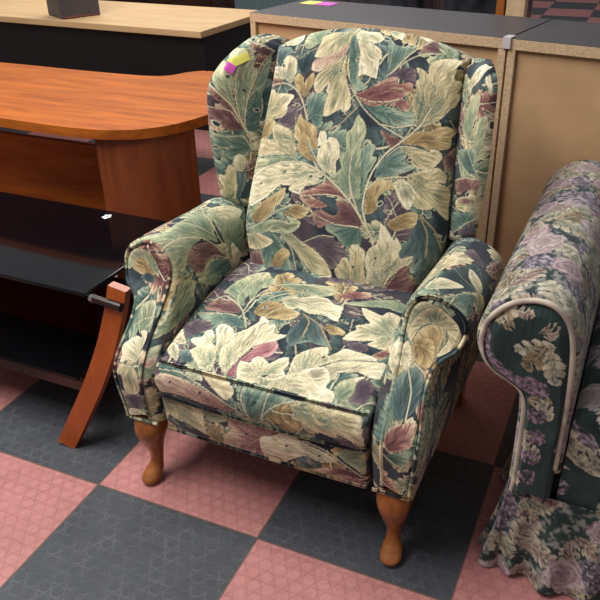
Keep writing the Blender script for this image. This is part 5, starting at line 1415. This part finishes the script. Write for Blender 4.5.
def sofa_front_print(k):
    def f(uv):
        n1 = vnoise(uv[:, 0] / 0.05, uv[:, 1] / 0.05, 31)
        col = np.array((40, 62, 60.0)) + (np.array((56, 84, 78.0)) - np.array((40, 62, 60.0))) * n1[:, None]
        col *= (0.86 + 0.28 * vnoise(uv[:, 0] / 0.004, uv[:, 1] / 0.02, 33))[:, None]
        for i, (bx, by, ex, ey, w, pal) in enumerate(((0.478, 0.626, 0.515, 0.664, .014, 'tan'), (0.500, 0.655, 0.545, 0.655, .012, 'rose'), (0.495, 0.64, 0.505, 0.618, .012, 'tan'),
                (0.59, 0.60, 0.52, 0.578, .02, 'ivory'), (0.575, 0.60, 0.545, 0.54, .022, 'tan'), (0.58, 0.61, 0.57, 0.64, .02, 'rose'), (0.58, 0.59, 0.60, 0.52, .022, 'ivory'))):
            b, e = np.array((bx, by)), np.array((ex, ey)); paint_leaf(uv, col, (b, (b + e) / 2 + 0.003, e, w, w, 4, pal), 300 + i)
        # lilac sprays along the lower left of the scroll
        pts = [(0.452, 0.615), (0.455, 0.59), (0.457, 0.565), (0.468, 0.545), (0.488, 0.528), (0.510, 0.513), (0.532, 0.503), (0.556, 0.507), (0.575, 0.50)]
        pts += [(0.553 + 0.075 * float(vnoise(j * 3.7, 3.1 + j, 8)), 0.44 - 0.052 * j) for j in range(4)]
        for j in range(7):
            x, y = 0.555 + 0.075 * ((j * 0.618) % 1), 0.47 - 0.036 * j; aa = j * 2.1
            b, e = np.array((x, y)), np.array((x + 0.045 * math.cos(aa), y + 0.045 * math.sin(aa)))
            paint_leaf(uv, col, (b, (b + e) / 2 + 0.003, e, .018, .018, 4, ('tan', 'ivory', 'rose')[j % 3]), 340 + j)
        for i, (x, y) in enumerate(pts):
            dx, dy = uv[:, 0] - x, uv[:, 1] - y; rr = np.hypot(dx, dy) / 0.019
            g = vnoise(dx / 0.0046 + i, dy / 0.0046, 50 + i)
            ins = (rr < 1) & (g > 0.30)
            lo_, hi_ = np.array((100, 80, 100.0)), (np.array((212, 200, 214.0)) if i < 4 else np.array((186, 150, 176.0)))
            col[ins] = (lo_ + (hi_ - lo_) * sstep(0.3, 0.85, g)[:, None])[ins]
        g_ = col.mean(1)[:, None]
        return np.clip((g_ + (col - g_) * 0.8) * 0.88, 6, 244)
    return f
SW = 1.62
sofa_arm(lambda x: x, 1)
sofa_arm(lambda x: 2 * 0.54 + SW - x + 0.0, 2)
x0s, x1s = 0.643, 2 * 0.54 + SW - 0.643
def cushion(name, x0, x1, y0, y1, z0, z1, seed, light=0.35):
    P = lambda U, V: np.stack([x0 + (x1 - x0) * U, y0 + (y1 - y0) * V, np.full_like(U, z1)], -1)
    N = lambda U, V: np.broadcast_to(np.array([0, 0, 1.0]), U.shape + (3,))
    pa, F, UV = rounded_panel(P, N, x1 - x0, y1 - y0, .03, .03, .03, .03, z1 - z0 - 0.03, lambda u, v: 0.025 * np.sin(PI * u) * np.sin(PI * v), (0, 0))
    return pa.build(name, M['floral'], sofa, paint_floral(seed, light))
DX = 0.004
mid = (x0s + x1s) / 2
cushion('seat_cushion', x0s, mid - 0.003, 0.10, 0.62, 0.315, 0.46, 211); cushion('seat_cushion', mid + 0.003, x1s, 0.10, 0.62, 0.315, 0.46, 212)
def Pk(U, V): return np.stack([x0s - 0.0 + (x1s - x0s) * U, 0.64 + 0.13 * V, 0.43 + 0.45 * V], -1)
def Nk(U, V): return np.broadcast_to(np.array([0, -0.96, 0.28]), U.shape + (3,))
pa, F, UV = rounded_panel(Pk, Nk, x1s - x0s, 0.46, .03, .03, .03, .06, 0.12, lambda u, v: 0.03 * np.sin(PI * v), (0, 0))
pa.build('backrest', M['floral'], sofa, paint_floral(213, 0.5))
mb = MB(); mb.box(0.56, 2 * 0.54 + SW - 0.56, 0.115, 0.855, 0.10, 0.31); mb.build('frame', M['seam'], sofa)
xr0, xr1 = 0.641, 2 * 0.54 + SW - 0.641
gx_, gz_ = np.meshgrid(np.linspace(xr0, xr1, int((xr1 - xr0) / 0.004)), np.linspace(0.20, 0.335, 40))
pa = Patch(); pa.grid(np.stack([gx_, 0.103 - 0.006 * np.sin(PI * (gz_ - 0.20) / 0.135), gz_], -1), np.stack([gx_, gz_], -1)); pa.build('front_rail', M['floral'], sofa, paint_floral(215, 0.4))
# pleated skirt all round
xa, xb, ya, yb = 0.545, 2 * 0.54 + SW - 0.545, 0.092, 0.858
per, nrm = [], []
def seg(a, b, n0):
    n = int(np.hypot(b[0] - a[0], b[1] - a[1]) / SDX)
    for t in np.linspace(0, 1, n, endpoint=False):
        per.append((a[0] + (b[0] - a[0]) * t, a[1] + (b[1] - a[1]) * t)); nrm.append(n0)
def turn(c, a0, a1):
    for a in np.radians(np.linspace(a0, a1, 14)[1:-1]):
        per.append(c); nrm.append((math.cos(a), math.sin(a)))
seg((xa, yb), (xa, ya), (-1, 0)); turn((xa, ya), 180, 270); seg((xa, ya), (xb, ya), (0, -1)); turn((xb, ya), 270, 360)
seg((xb, ya), (xb, yb), (1, 0)); turn((xb, yb), 0, 90); seg((xb, yb), (xa, yb), (0, 1)); turn((xa, yb), 90, 180)
per = np.array(per); nrm = np.array(nrm, float)
arcp = np.arange(len(per)) * SDX
rows, uvs = [], []
for z in np.linspace(0.235, 0.004, 60):
    k = (0.235 - z) / 0.235
    fl_ = 0.030 * k ** 1.3 + 0.014 * k * np.sin(arcp / 0.011 + 1.5 * np.sin(arcp / 0.06)) + 0.012 * k * np.sin(arcp / 0.035)
    zz = z + 0.010 * k * (np.sin(arcp / 0.013) * 0.5 + 0.5)
    p = per + nrm * np.maximum(fl_, 0.0005 * k + 0.001)[:, None]
    rows.append(np.stack([p[:, 0], p[:, 1], zz], 1)); uvs.append(np.stack([arcp, np.full(len(per), z)], 1))
pa = Patch(); pa.grid(np.array(rows), np.array(uvs), wrap=True); pa.build('skirt', M['floral'], sofa, paint_floral(214, 0.6))
